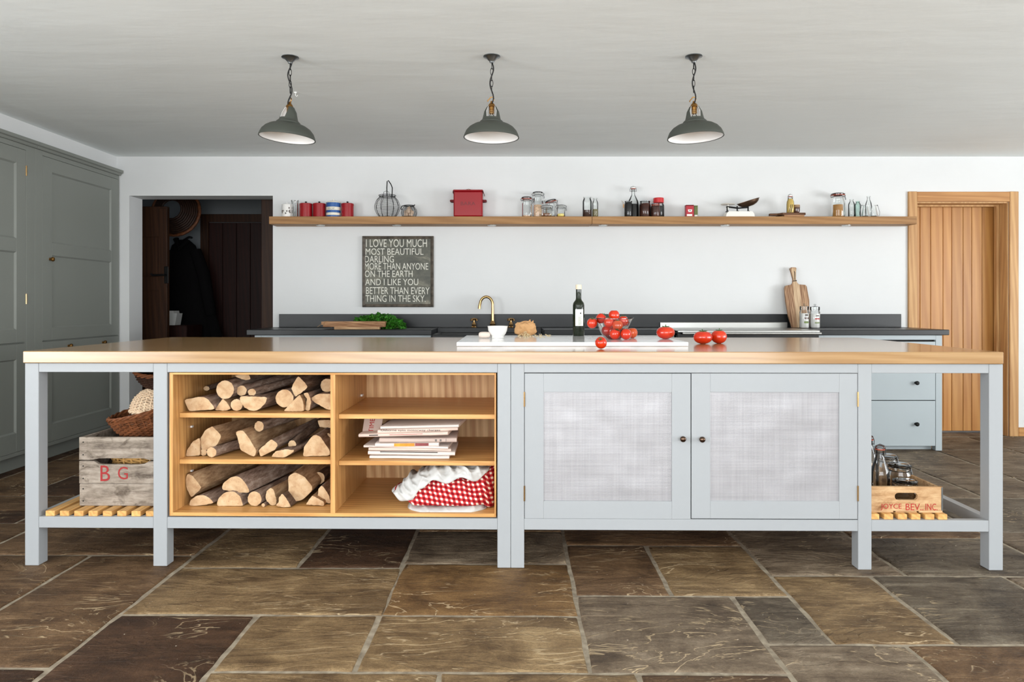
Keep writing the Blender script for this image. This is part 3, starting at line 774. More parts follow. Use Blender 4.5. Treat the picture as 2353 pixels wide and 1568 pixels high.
def tall_unit(label, y0, y1, dy0, dy1, py0, py1, hinge_side, knobs):
    U = thing('tall_cupboard', label, 'cupboard', ((XL+XC)/2, (y0+y1)/2, 0))
    ox, oy = (XL+XC)/2, (y0+y1)/2
    T_ = (-ox, -oy, 0)
    def bd(g, name, mat, par=U):
        o = g.build(name, mat, par, T_ if par is U else (0, 0, 0)); return o
    g = MB(); g.box(XL+.003, XC-.024, y0+.001, y1-.001, .10, zt-.002); bd(g, 'carcass', 'paint_tall')
    zd0, zd1, zl0, zl1 = .868, 2.19, .128, .858
    g = MB()                                               # face frame
    g.box(XC-.024, XC, y0+.001, dy0-.002, .10, zt, .001); g.box(XC-.024, XC, dy1+.002, y1-.001, .10, zt, .001)
    g.box(XC-.024, XC, dy0-.002, dy1+.002, zd1+.002, zt, .001); g.box(XC-.024, XC, dy0-.002, dy1+.002, .10, zl0-.002, .001)
    g.box(XC-.0235, XC-.02, dy0-.002, dy1+.002, zl0-.002, zd1+.002)
    bd(g, 'face_frame', 'paint_tall')
    g = MB(); g.box(XL+.003, XC-.05, y0+.001, y1-.001, 0, .10); bd(g, 'plinth', 'paint_tall')
    g = MB()                                               # cornice moulding
    prof = [(XC-.04, zt), (XC+.012, zt), (XC+.018, zt+.006), (XC+.022, zt+.016), (XC+.036, zt+.022), (XC+.036, ctop), (XC-.04, ctop)]
    g.prism([(a, b) for a, b in prof], y0+.001, y1-.001); bd(g, 'cornice', 'paint_tall')
    hs = [(py0, py1, .957, 1.485), (py0, py1, 1.575, 2.09)]
    g = MB(); xpanel(g, XC-.0005, dy0, dy1, zd0, zd1, hs); d = bd(g, 'door', 'paint_tall')
    for h in hs: sunk(d, XC-.0005, h)
    hl = [(py0, py1, .255, .755)]
    g = MB(); xpanel(g, XC-.0005, dy0, dy1, zl0, zl1, hl); d2 = bd(g, 'lower_door', 'paint_tall')
    for h in hl: sunk(d2, XC-.0005, h)
    hy = dy1
    for z in (2.05, 1.165) if hinge_side else ():
        MB().tube([(XC+.002, hy, z-.035), (XC+.002, hy, z+.035)], .005, 8).build('hinge', 'brass', d)
    for y, z, par in knobs: xknob(d if par else d2, XC, y, z)
    return U
Y2 = cy(80)
tall_unit('tall grey panelled cupboard against the doorway end of the wall', Y2, YW-.012, cy(98), cy(272), cy(120), cy(256), 0,
          [(cy(114.5), cz(114.5, 596), 1), (cy(157), cz(157, 795), 0), (cy(236), cz(236, 787), 0)])
tall_unit('tall grey panelled cupboard with brass hinges beside the bulkhead', 3.78, Y2, 3.98, cy(60), 4.10, cy(38), 1, [(4.03, 1.45, 1)])

# ------------------------------------------------------------------ hall beyond the doorway
HY = 7.75
m = MB()
m.box(-4.3, -1.55, HY, HY+.1, 0, 2.5); m.box(-4.4, -4.3, YW+TW, HY+.1, 0, 2.5); m.box(-1.55, -1.45, YW+TW, HY+.1, 0, 2.5)
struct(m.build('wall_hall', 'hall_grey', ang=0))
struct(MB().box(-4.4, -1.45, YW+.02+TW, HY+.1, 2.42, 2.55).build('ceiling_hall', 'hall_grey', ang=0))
# dark panelled door with its frame on the hall's far wall
fx0 = at(463, 0, HY).x; fx1 = at(640, 0, HY).x; fz = at(0, 493, HY).z
m = MB(); fw = .085
m.box(fx0, fx0+fw, HY-.03, HY, 0, fz, .003); m.box(fx1, fx1+fw, HY-.03, HY, 0, fz, .003); m.box(fx0+fw, fx1, HY-.03, HY, fz-fw, fz, .003)
d2 = struct(m.build('door_2', 'hall_door'))
n = 5
for i in range(n):
    w = (fx1-fx0-fw)/n
    MB().box(fx0+fw+i*w+.002, fx0+fw+(i+1)*w-.002, HY-.018, HY, .01, fz-fw-.005, .003).build('plank', 'hall_door_dark', d2)
# wooden post just inside the doorway
px0 = at(609, 0, 6.60).x
struct(MB().box(px0, px0+.11, 6.50, 6.62, 0, 2.40, .004).build('trim_1', 'hall_door'))
# brown ledged door standing open in the hall
e = at(385, 475, 6.75); wdo = .72
d3 = MB(); d3.box(e.x-wdo, e.x, 6.75, 6.79, .01, e.z, .003); d3 = struct(d3.build('door_3', 'hall_door'))
for za, zb in ((at(0, 545, 6.75).z-.0, e.z), (at(0, 668, 6.75).z, at(0, 636, 6.75).z), (.01, .22)):
    MB().box(e.x-wdo, e.x, 6.738, 6.752, za, zb, .003).build('ledge', 'hall_door', d3)
MB().box(e.x-.075, e.x+.001, 6.734, 6.7515, .215, e.z-.02, .003).build('stile', 'hall_door', d3)
g = MB(); hc = at(368, 632, 6.72)
g.tube([(hc.x+.05, 6.735, hc.z), (hc.x+.05, 6.70, hc.z), (hc.x-.06, 6.70, hc.z-.004), (hc.x-.075, 6.70, hc.z+.01)], .010, 8); g.box(hc.x+.03, hc.x+.07, 6.73, 6.74, hc.z-.08, hc.z+.08, .004)
g.build('handle', 'iron_black', d3)
# long dark coat on a peg
cx0 = at(418, 0, 7.45)
C0 = thing('coat', 'long black coat hanging on the hall wall beside the dark door', 'coat', (cx0.x, 7.52, 0))
def loft(secs, n=28, fold=.0, sd=0.0):
    """secs: (cx, cy, z, rx, ry)"""
    v = []; f = []
    for i, (a, b, z, rx, ry) in enumerate(secs):
        for k in range(n):
            t = 2*PI*k/n; w = 1+fold*math.sin(t*7+sd+z*2)*(1-i/len(secs))
            v.append((a+rx*w*math.cos(t), b+ry*w*math.sin(t), z))
    for i in range(len(secs)-1):
        for k in range(n):
            k2 = (k+1) % n; f.append((i*n+k, i*n+k2, (i+1)*n+k2, (i+1)*n+k))
    f.append(tuple(range(n-1, -1, -1))); f.append(tuple((len(secs)-1)*n+k for k in range(n)))
    g = MB(); g.add(v, f); return g
loft([(.06, 0, .78, .30, .12), (.05, 0, .95, .27, .12), (.03, 0, 1.2, .22, .11), (.02, 0, 1.45, .18, .10), (0, 0, 1.62, .16, .09), (-.02, .02, 1.74, .12, .07), (-.03, .05, 1.80, .05, .04)], 36, .10).build('coat_body', 'coat_black', C0)
for s in (-1, 1):
    g = MB(); g.tube([(s*.12, -.03, 1.68), (s*.19+.02, -.05, 1.45), (s*.22+.04, -.06, 1.2), (s*.24+.05, -.05, 1.02)], [.06, .065, .06, .055], 12)
    g.build('sleeve', 'coat_black', C0)
g = MB(); g.tube([(-.07, -.05, 1.80), (-.02, -.085, 1.70), (.06, -.05, 1.79)], .03, 10); g.build('collar', 'coat_black', C0)
MB().tube([(-.03, .05, 1.80), (-.03, .16, 1.84), (-.03, .225, 1.84)], .012, 8).build('peg', 'iron_black', C0)
bs = thing('hanging_basket', 'dark round basket hung above the black coat in the hall', 'basket', at(404, 488, 7.30))
T_ = Matrix.Rotation(R(80), 4, 'X')
g = MB()
for i in range(9):
    r = .23-.016*i; g.tube([(r*math.cos(t*PI/16), r*math.sin(t*PI/16), .012*i+.004*math.sin(t*4)) for t in range(32)], .011, 6, True, T_)
g.build('weave', 'wicker_black', bs)
g = MB(); g.tube([(.24*math.cos(t*PI/16), .24*math.sin(t*PI/16), 0) for t in range(32)], .016, 6, True, T_); g.build('rim', 'wicker_dark', bs)
w0 = at(391, 741, 7.0)
g = MB(); g.prism([(-.10, 0), (.03, 0), (.05, .115), (.02, .115), (.015, .14), (-.10, .14)], 0, .12)
o = g.build('storage_box', 'white_plastic', None, (w0.x-.03, 7.1, w0.z-.03)); tag(o, 'pale box on the low chest behind the open hall door', 'box')
ch = MB(); ch.box(w0.x-.55, w0.x+.16, 7.0, 7.36, 0, w0.z-.031, .006)
o = tag(ch.build('hall_chest', 'hall_door_dark'), 'low dark wooden chest under the coat in the hall', 'chest')

# ------------------------------------------------------------------ plank door on the right
YD = 6.37
fo0, fo1, fot = at(2085, 0, YW).x, at(2337, 0, YW).x, at(0, 441, YW).z
t2 = struct(MB().box(fo0, dx0, YW-.022, YW, 0, fot, .003).build('trim_2', 'oak_frame'))
MB().box(dx1, fo1, YW-.022, YW, 0, fot, .003).build('jamb', 'oak_frame', t2)
MB().box(dx0, dx1, YW-.020, YW, dz, fot-.002, .003).build('header', 'oak_frame_x', t2)
g = MB(); g.box(dx0+.0005, dx0+.012, YW, YD-.006, 0, dz-.001); g.box(dx1-.012, dx1-.0005, YW, YD-.006, 0, dz-.001); g.box(dx0+.012, dx1-.012, YW, YD-.006, dz-.012, dz-.0005)
g.build('lining', 'oak_frame', t2)
g = MB(); g.box(dx1-.034, dx1-.0125, YD-.075, YD-.035, 0, dz, .002); g.box(dx0+.0125, dx0+.02, YD-.075, YD-.035, 0, dz, .002); g.box(dx0+.013, dx1-.013, YD-.074, YD-.036, dz-.028, dz-.0125, .002)
g.build('door_stop_or_gap_shade', 'oak_frame', t2)
d1 = struct(MB().box(dx0+.004, dx1-.004, YD+.012, YD+.035, .015, dz-.006).build('door_1', 'oak_frame_x'))
edges = [dx0+.003]+[at(q, 0, YD).x for q in (2113.5, 2138, 2166.5, 2186.5, 2212.5, 2232.5, 2256.5)]+[dx1-.004]
edges = [q for q in edges if dx0 < q < dx1]
for a, b in zip(edges, edges[1:]):
    MB().box(a+.0015, b-.0015, YD-.004, YD+.013, .015, dz-.006, .003).build('plank', 'oak_plank', d1)
lc = at(2106, 660, YD-.03)
g = MB(); X_ = dx0+.03
g.box(X_-.012, X_+.012, YD-.012, YD-.003, lc.z-.09, lc.z+.08, .003); g.tube([(X_, YD-.008, lc.z-.07), (X_, YD-.045, lc.z-.05), (X_, YD-.05, lc.z+.01), (X_, YD-.008, lc.z+.05)], .008, 8)
g.build('latch', 'iron_black', d1)

# ------------------------------------------------------------------ back run: base units, slate tops, sink, range
ZS = H-53*YW/F                                # slate top
CF = 5.56                                     # its front edge
def fX(px, Y=CF): return (px-VX)*Y/F
sx0, sx1, sx2, sx3, sx4, sx5 = fX(566), fX(991), fX(1250), 1.262, 2.352, fX(2182)
YK = YW-.001
def slab(x0, x1, label, r=.004):
    o = MB().box(x0, x1, CF, YK, ZS-.042, ZS, r).build('slate_worktop', 'slate')
    return tag(o, label, 'worktop')
slab(sx0, sx1, 'dark slate worktop under the parsley, ending at the doorway')
slab(sx2, sx3-.002, 'short dark slate worktop between the sink and the range')
slab(sx4+.002, sx5, 'dark slate worktop above the grey drawers by the plank door')
us = MB().box(at(643, 0, YW).x, at(2068, 0, YW).x, YW-.022, YW-.0015, ZS+.0005, at(0, 722, YW).z, .0015).build('slate_upstand', 'slate')
tag(us, 'long low dark slate upstand along the white wall', 'upstand')
dk = MB().box(sx1+.001, sx2-.001, 6.0, YW-.024, ZS-.04, ZS, .003).build('tap_deck', 'slate'); tag(dk, 'narrow dark slate ledge under the brass taps', 'worktop')
g = MB(); zr = ZS-.036; sa, sb = sx1+.006, sx2-.006     # butler sink
g.box(sa, sb, CF-.02, CF+.03, zr-.22, zr, .006); g.box(sa, sb, 5.955, 5.995, zr-.22, zr, .006)
g.box(sa, sa+.035, CF+.03, 5.955, zr-.22, zr, .006); g.box(sb-.035, sb, CF+.03, 5.955, zr-.22, zr, .006); g.box(sa, sb, CF, 5.96, zr-.235, zr-.2)
tag(g.build('butler_sink', 'slate_black'), 'black butler sink below the brass taps', 'sink')
def yknob(parent, x, y, z, mat='iron_black', s=1.0):
    T_ = Matrix.Translation((x, y, z)) @ Matrix.Rotation(R(90), 4, 'X') @ Matrix.Diagonal((s, s, s, 1))
    MB().lathe([(0, .034), (.010, .033), (.0155, .028), (.016, .022), (.012, .017), (.006, .012), (.006, .003), (.010, 0), (0, 0)], 16, T_).build('knob', mat, parent)
def base_unit(label, x0, x1, fronts, zt_=None):
    zt_ = zt_ or ZS-.043; xm = (x0+x1)/2; yf = CF+.018
    U = thing('base_cupboard', label, 'cupboard', (xm, 5.88, 0))
    def bd(g, name, mat='paint_base', par=U):
        return g.build(name, mat, par, (-xm, -5.88, 0) if par is U else (0, 0, 0))
    g = MB(); g.box(x0+.004, x1-.004, yf+.024, YK, .06, zt_-.002); bd(g, 'carcass')
    lw = .05
    for a in (x0, x1-lw): bd(MB().box(a, a+lw, yf, yf+.05, 0, zt_, .002), 'leg')
    bd(MB().box(x0+lw, x1-lw, yf, yf+.024, zt_-.035, zt_, .001), 'top_rail')
    bd(MB().box(x0+lw, x1-lw, yf+.06, yf+.08, 0, .06), 'plinth')
    bd(MB().box(x0+lw, x1-lw, yf+.0235, yf+.0245, .05, zt_-.03), 'gap_shade_sheet', 'gap_shade_paint')  # dark sheet painting the shade in the joints round the fronts
    for (a, b, z0, z1, ks) in fronts:
        d = bd(MB().box(a+.002, b-.002, yf+.001, yf+.022, z0+.002, z1-.002, .0015), 'drawer' if b-a > .6 else 'door')
        for kx, kz in ks: yknob(d, kx, yf+.001, kz)
    return U
zz = lambda py: H-(py-VY)*(CF+.018)/F
A, B = sx4+.004, fX(2165, CF+.018)
kx = fX(2104, CF+.018); kx2 = A+B-kx
base_unit('pale grey three-drawer unit beside the plank door', A, B, [(A+.05, B-.05, zz(838), zz(785), [(kx, zz(812)), (kx2, zz(812))]),
          (A+.05, B-.05, zz(920.5), zz(839), [(kx, zz(880)), (kx2, zz(880))]), (A+.05, B-.05, zz(1026), zz(921), [(kx, zz(974.5)), (kx2, zz(974.5))])])
def two_doors(x0, x1, top):
    a, b = x0+.05, x1-.05; c = (a+b)/2
    return [(a, c, .06, top, [(c-.04, top-.12)]), (c, b, .06, top, [(c+.04, top-.12)])]
base_unit('pale grey two-door base unit under the slate beside the doorway', fX(583), sx1-.004, two_doors(fX(583), sx1-.004, ZS-.085))
base_unit('pale grey base unit below the black sink', sx1, sx2, two_doors(sx1, sx2, ZS-.32), ZS-.275)
base_unit('pale grey base unit between the sink and the range', sx2+.004, sx3-.004, two_doors(sx2+.004, sx3-.004, ZS-.085))
# range cooker
RC = thing('range_cooker', 'black range cooker with steel top and front rail', 'cooker', ((sx3+sx4)/2, 5.8, 0))
def rb(g, name, mat, par=RC): return g.build(name, mat, par, (-(sx3+sx4)/2, -5.8, 0) if par is RC else (0, 0, 0))
rx0, rx1, ry0 = sx3+.004, sx4-.004, 5.50
rb(MB().box(rx0, rx1, ry0+.02, 6.17, .05, ZS-.02, .004), 'body', 'black_enamel')
rb(MB().box(rx0, rx1, ry0, 6.15, ZS-.02, ZS-.002, .004), 'hob_top', 'steel')
rb(MB().box(rx0, rx1, 6.15, 6.175, ZS-.02, at(0, 741, 6.15).z, .003), 'back_guard', 'steel')
g = MB(); zb_ = ZS-.025
g.tube([(rx0+.03, ry0-.03, zb_), (rx1-.005, ry0-.03, zb_)], .008, 10)
for a in (rx0+.05, rx1-.05): g.tube([(a, ry0-.03, zb_), (a, ry0+.01, zb_)], .007, 8)
rb(g, 'rail', 'steel')
for i in range(3):
    w = (rx1-rx0)/3; d = rb(MB().box(rx0+i*w+.004, rx0+(i+1)*w-.004, ry0-.005, ry0+.02, .14, ZS-.15, .006), 'oven_door', 'black_enamel')
    MB().tube([(rx0+i*w+.06, ry0-.045, ZS-.20), (rx0+(i+1)*w-.06, ry0-.045, ZS-.20)], .008, 8).build('handle', 'steel', d)
for i in range(6): rb(MB().lathe([(.02, 0), (.02, .025), (.016, .03), (0, .03)], 14, Matrix.Translation((rx0+.12+i*.165, ry0+.02, ZS-.095)) @ Matrix.Rotation(R(90), 4, 'X')), 'control_knob', 'steel_dark')
for i in range(4): rb(MB().box(rx0+.03+(i % 2)*(rx1-rx0-.11), rx0+.08+(i % 2)*(rx1-rx0-.11), 5.56+(i//2)*.5, 5.61+(i//2)*.5, 0, .05), 'foot', 'black_enamel')
# brass taps
def tapbase(g, c, s=1.0, M_=None):
    g.lathe([(0, 0), (.030*s, 0), (.031*s, .005*s), (.026*s, .010*s), (.020*s, .016*s), (.024*s, .030*s), (.018*s, .040*s), (.013*s, .055*s), (0, .055*s)], 20, c=c)
tx = fX(1132, 6.08)
TS = thing('tap_spout', 'tall brass swan-neck tap over the black sink', 'tap', (tx, 6.08, ZS))
g = MB(); tapbase(g, (0, 0, 0), 1.05); g.build('base', 'brass', TS)
top = at(0, 686, 6.08).z-ZS; rw = (tx-fX(1103, 6.08))/2
pts = [(0, 0, .05), (0, 0, top*.6), (0, 0, top-rw)]+[(-rw+rw*math.cos(a), 0, top-rw+rw*1.25*math.sin(a)) for a in [PI*i/14 for i in range(1, 13)]]
pts += [(-2*rw-.004, 0, top-rw-.012), (-2*rw-.006, 0, top-rw-.035)]
g = MB(); g.tube(pts, [.014, .0125]+[.0115]*(len(pts)-4)+[.0118, .0125], 14); g.build('spout', 'brass', TS)
for px, ot in ((1089, 'doorway side'), (1174, 'range side')):
    P = thing('cross_head_tap', 'brass cross-head tap handle on the %s of the swan-neck spout' % ot, 'tap', (fX(px, 6.08), 6.08, ZS), group='cross-head tap handles')
    g = MB(); tapbase(g, (0, 0, 0), .85); g.build('base', 'brass', P)
    g = MB(); zc = .066
    g.lathe([(.007, .045), (.007, .062), (.012, .066), (.013, .072), (.008, .080), (0, .082)], 14)
    for i in range(4):
        a = PI/4+i*PI/2+.25; c, s = math.cos(a), math.sin(a)
        g.tube([(c*.008, s*.008, .072), (c*.022, s*.022, .074), (c*.030, s*.030, .066), (c*.033, s*.033, .058)], [.005, .005, .006, .006], 8)
    g.build('cross_head', 'brass', P)

# ------------------------------------------------------------------ floating oak shelf
SY = 6.0
SZ1 = at(0, 497.5, SY).z; SZ0 = at(0, 515, SY).z
seam = fX(1360.5, SY)
for x0, x1, lab, lights in ((fX(618, SY), seam-.0012, 'long floating oak shelf board under the red tins and bread bin', (736, 911, 1130)),
                            (seam+.0012, fX(2107, SY), 'long floating oak shelf board under the kitchen scales', (1386, 1667, 1946))):
    s_ = tag(MB().box(x0, x1, SY, YW-.0225 if x1 > 3 else YW-.001, SZ0, SZ1, .002).build('wall_shelf', 'oak_shelf'), lab, 'shelf')
    for q in lights:
        X_ = fX(q, 6.08)
        g = MB().lathe([(0, -.003), (.020, -.003), (.030, -.006), (.036, -.004), (.037, 0), (0, 0)], 20, c=(X_, 6.09, SZ0)); g.build('downlight', 'steel', s_)

# ------------------------------------------------------------------ painted verse sign
q0 = at(832, 706, YW-.03); q1 = at(996, 542.5, YW-.03)
SG = thing('verse_sign', 'dark wooden sign hand-painted with a white capital verse', 'sign', ((q0.x+q1.x)/2, YW-.001, q0.z))
w, h = q1.x-q0.x, q1.z-q0.z
MB().box(-w/2+.01, w/2-.01, -.022, 0, .01, h-.01).build('board', 'sign_green', SG)
def mitre(x0, z0, x1, z1, e=.026, par=SG):
    """bevelled picture-frame moulding"""
    O = [(x0, z0), (x1, z0), (x1, z1), (x0, z1)]; I = [(x0+e, z0+e), (x1-e, z0+e), (x1-e, z1-e), (x0+e, z1-e)]
    E = [(x0+.008, z0+.008), (x1-.008, z0+.008), (x1-.008, z1-.008), (x0+.008, z1-.008)]
    for i in range(4):
        j = (i+1) % 4; g = MB()
        v = []
        for a in (i, j):
            v += [(O[a][0], 0, O[a][1]), (O[a][0], -.022, O[a][1]), (E[a][0], -.032, E[a][1]), (I[a][0], -.022, I[a][1]), (I[a][0], 0, I[a][1])]
        f = [(0, 1, 6, 5), (1, 2, 7, 6), (2, 3, 8, 7), (3, 4, 9, 8), (0, 5, 9, 4), (0, 4, 3, 2, 1), (5, 6, 7, 8, 9)]
        g.add(v, f); g.build('frame_strip', 'sign_frame', par, ang=20)
mitre(-w/2, 0, w/2, h)
def sp(px, py): p = at(px, py, YW-.025); return p.x-(q0.x+q1.x)/2, p.z-q0.z
rows = [(841, 981, 568, 550), (840, 973, 586, 571), (838, 905, 603.5, 588), (838, 984, 620, 604.5), (838, 948, 637, 622), (839, 961, 656, 641),
        (841, 987, 676, 660), (840, 978, 694, 678.5)]
for t_, (xa, xb, ya, yb) in zip(SIGN, rows):
    a0, b0 = sp(xa, ya); a1, b1 = sp(xb, yb)
    letter(t_, a0, a1, b0, b1, -.0222, 'sign_white', SG, slant=random.uniform(-.006, .006))

# ------------------------------------------------------------------ pendant lamps
def pendant(px, label, tilt, rz, py=130):
    Y = (CEIL-H)*F/(VY-py); X = (px-VX)*Y/F
    P = thing('pendant_lamp', label, 'pendant lamp', (X, Y, CEIL), 0, 'grey pendant lamps over the island')
    MB().lathe([(0, 0), (.043, 0), (.044, -.004), (.030, -.009), (.020, -.020), (.013, -.026), (.010, -.034), (0, -.036)], 24).build('ceiling_rose', 'galv', P)
    hook = -.212
    g = MB(); L = .036; z = -.034; i = 0                    # chain of long links
    while z-L > hook-.004:
        a = i % 2; pts = []
        for k in range(14):
            t = 2*PI*k/14; u, w_ = .0065*math.cos(t), (L/2)*math.sin(t)
            pts.append((u if a else .0, 0 if a else u, z-L/2+w_+.003))
        g.tube(pts, .0016, 5, True); z -= L-.006; i += 1
    g.build('chain', 'iron_black', P)
    g = MB(); pts = []
    for k in range(20):
        t = k/19; zc = -.030+(hook-.03+.030)*t
        pts.append((.009*math.sin(t*9+rz), -.006+.006*math.cos(t*9), zc))
    g.tube(pts, .0034, 7); g.build('cord', 'cord_black', P)
    hp = Vector((0, 0, hook))
    def K(dz_=0): return Matrix.Translation(hp) @ Matrix.Rotation(R(tilt), 4, 'Y') @ Matrix.Rotation(R(rz), 4, 'Z') @ Matrix.Translation((0, 0, dz_))
    g = MB(); g.tube([(.011*math.cos(t), 0, .011*math.sin(t)-.008) for t in [R(a) for a in range(-90, 171, 20)]]+[(-.018, 0, -.012), (-.022, 0, -.020)], .0026, 7, M=K()); g.build('hook', 'brass_old', P)
    g = MB(); g.lathe([(0, -.018), (.006, -.018), (.007, -.026), (.013, -.032), (.018, -.040), (.019, -.046), (.013, -.048), (.013, -.064), (0, -.064)], 18, K()); g.build('lamp_holder', 'brass_old', P)
    g = MB(); g.lathe([(.012, -.064), (.0135, -.066), (.0135, -.071), (.012, -.073), (.0135, -.075), (.0135, -.081), (.011, -.083), (0, -.083)], 18, K()); g.build('holder_skirt', 'brass', P)
    g = MB(); g.lathe([(.008, -.083), (.012, -.092), (.022, -.108), (.026, -.122), (.022, -.136), (.010, -.146), (0, -.148)], 16, K()); g.build('bulb', 'glass', P)
    rim = -.203                                             # rim level below the hook
    outer = [(.1395, rim), (.1405, rim+.004), (.138, rim+.012), (.129, rim+.032), (.113, rim+.050), (.092, rim+.063), (.070, rim+.071), (.0605, rim+.074), (.0595, rim+.080), (.053, rim+.086), (.047, rim+.092), (.0455, rim+.099)]
    g = MB(); g.lathe(outer, 48, K()); g.lathe([(r-.002, z_) for r, z_ in outer], 48, K()); g.tube([(.1395*math.cos(t*PI/24), .1395*math.sin(t*PI/24), rim) for t in range(48)], .0022, 6, True, K())
    g.build('shade', 'pendant_grey', P)
    g = MB(); g.lathe([(r-.0032, z_) for r, z_ in outer]+[(.02, rim+.0985)], 48, K()); g.build('enamel_lining', 'enamel_white', P)
    for s in (0, 1):                                        # two flat straps up to the collar
        g = MB(); n = 8; v = []
        for lev, (r, zv, sp_) in enumerate(((.0455, rim+.097, 1.0), (.038, -.072, .78), (.0245, -.047, .72), (.019, -.0435, .7))):
            for k in range(n+1):
                a = s*PI+sp_*(2*k/n-1)
                for t_ in (0, .0018): v.append(((r-t_)*math.cos(a), (r-t_)*math.sin(a), zv))
        f = []
        for lev in range(3):
            for k in range(n):
                a = lev*2*(n+1)+2*k; b = a+2*(n+1)
                f += [(a, a+2, b+2, b), (a+1, b+1, b+3, a+3)]
            for k in (0, n):
                a = lev*2*(n+1)+2*k; b = a+2*(n+1); f.append((a, b, b+1, a+1))
        g.add(v, f, K()); sp_o = g.build('strap', 'pendant_grey', P)
        g = MB(); g.add([(x*.955-.0006*math.copysign(1, x), y*.955, z) for x, y, z in v], f, K()); g.build('strap_lining', 'enamel_white', sp_o)
pendant(667, 'grey enamel pendant lamp that hangs tilted, open cut-out facing out', 4.5, -42, 131)
pendant(1130, 'grey enamel pendant lamp hanging level above the brass tap', .6, 0, 129)
pendant(1594, 'grey enamel pendant lamp above the large loose tomatoes', -2.6, -6, 129)
hk = at(677, 214, 4.3)
g = MB(); g.lathe([(0, 0), (.010, 0), (.008, -.006), (.003, -.008), (0, -.008)], 10); g.tube([(0, 0, -.006), (0, 0, -.018), (.008, 0, -.026), (.014, 0, -.018)], .0022, 6)
o = g.build('ceiling_hook', 'white_plastic', None, (hk.x, (CEIL-H)*F/(VY-212), CEIL)); tag(o, 'small white cup hook in the ceiling behind the tilted lamp', 'hook')

# ------------------------------------------------------------------ firewood
def cp(a, b): return 380+a/4.2375, 840+b/4.2375         # close-up coordinates -> frame pixels
def rnd(cx, cy_, rx, ry=None, n=16):
    ry = ry or rx
    return [(cx+rx*math.cos(2*PI*k/n), cy_-ry*math.sin(2*PI*k/n)) for k in range(n)]
def log(poly, ly, length, shelf, label, rest=False, d=(0, 0), mat='bark', taper=.06, grp='split logs on the oak shelves'):
    pts = [il(*cp(a, b), ly) for a, b in poly]
    mid_ = sum(a for a, b in poly)/len(poly)          # neighbours lie nearly parallel, fanning a little
    d = (.65*max(0, .24*(1-mid_/1600))+.35*d[0], .5*d[1])
    # resample the outline and roughen it
    out = []; n = len(pts)
    per = sum(math.dist(pts[i], pts[(i+1) % n]) for i in range(n))
    for i in range(n):
        a, b = pts[i], pts[(i+1) % n]; k = max(1, int(math.dist(a, b)/per*34))
        for j in range(k):
            t = j/k; out.append((a[0]+(b[0]-a[0])*t, a[1]+(b[1]-a[1])*t))
    zs = SH[shelf]; zmin = min(p[1] for p in out)
    sh = 0
    if zmin < zs+.0015 or rest: sh = zs+.0015-zmin
    ceil_z = {'1': cz1, '2': SH[shelf[0]+'1']-.021, '3': SH[shelf[0]+'2']-.021}[shelf[1]]
    zmx = max(p[1] for p in out)+sh
    if zmx > ceil_z-.003: sh -= zmx-(ceil_z-.003)
    out = [(p[0], p[1]+sh) for p in out]
    lo, hi = (ci0+.002, dv0-.002)
    mx = max(p[0] for p in out); mn = min(p[0] for p in out)
    dxs = (hi-mx if mx > hi else 0)+(lo-mn if mn < lo else 0)
    out = [(p[0]+dxs, p[1]) for p in out]
    cx = sum(p[0] for p in out)/len(out); cz_ = sum(p[1] for p in out)/len(out)
    sm_ = []
    for i in range(len(out)):                      # round the corners slightly, roughen the edge
        a, b, c_ = out[i-1], out[i], out[(i+1) % len(out)]; j_ = .0011
        sm_.append(((a[0]+2*b[0]+c_[0])/4+random.uniform(-j_, j_), (a[1]+2*b[1]+c_[1])/4+random.uniform(-j_, j_)))
    out = sm_
    n = len(out); sd = random.random()*90; secs = 6; v = []; f = []
    length = min(length, BD-.01-ly)
    for s in range(secs+1):
        t = s/secs; sc = 1-taper*t
        ox = max(lo-(min(p[0] for p in out)), min(hi-max(p[0] for p in out), d[0]*t*length)); oz = d[1]*t*length
        oz = min(oz, ceil_z-.003-max(p[1] for p in out))
        for k, (x, z) in enumerate(out):
            q = 0 if s == 0 else .0022*noise.noise(Vector((x*40+sd, z*40, t*3)))
            zz_ = cz_+(z-cz_)*sc+oz
            v.append((cx+(x-cx)*sc+ox+q-cx, ly+t*length-ly, zz_+q-zs))
    for s in range(secs):
        for k in range(n):
            k2 = (k+1) % n; f.append((s*n+k, s*n+k2, (s+1)*n+k2, (s+1)*n+k))
    f.append(tuple(secs*n+k for k in range(n)))
    Lg = thing('firewood_log', label, 'firewood', iw(cx, ly, zs), TH, grp)
    MB().add(v, f).build('bark', mat, Lg, ang=50)
    # sawn end, set in from the bark's edge
    e = []
    for x, z in out:
        dd = math.hypot(x-cx, z-cz_); k = max(0, 1-(.0042 if mat != 'split_wood' else .0016)/max(dd, .003)); e.append((x-cx-(x-cx)*(1-k), z-zs-(z-cz_)*(1-k)))
    g = MB(); v2 = [(x, -.0012+.0006*noise.noise(Vector((x*60, z*60, sd))), z) for x, z in e]; m_ = len(v2)
    v2 += [(x-cx, 0.0, z-zs) for x, z in out]
    g.add(v2, [tuple(range(m_-1, -1, -1))]+[(i, (i+1) % m_, m_+(i+1) % m_, m_+i) for i in range(m_)])
    g.build('cut_end', 'cut_wood', Lg, ang=50)
S1, S2, S3 = 'top log shelf', 'middle log shelf', 'bottom log shelf'
log([(175, 330), (255, 318), (345, 300), (400, 315), (450, 370), (485, 425), (222, 445), (205, 390)], .10, .42, 'l1', 'squat half log at the side-panel end of the top log shelf', True, (.05, 0))
log(rnd(582, 237, 88, 92), .13, .40, 'l1', 'round log with a radial crack on the top log shelf', mat='bark', d=(.15, .05))
log([(480, 455), (520, 395), (560, 340), (610, 395), (635, 440), (590, 462)], .12, .4, 'l1', 'small triangular split log below the cracked round log', True, mat='split_wood')
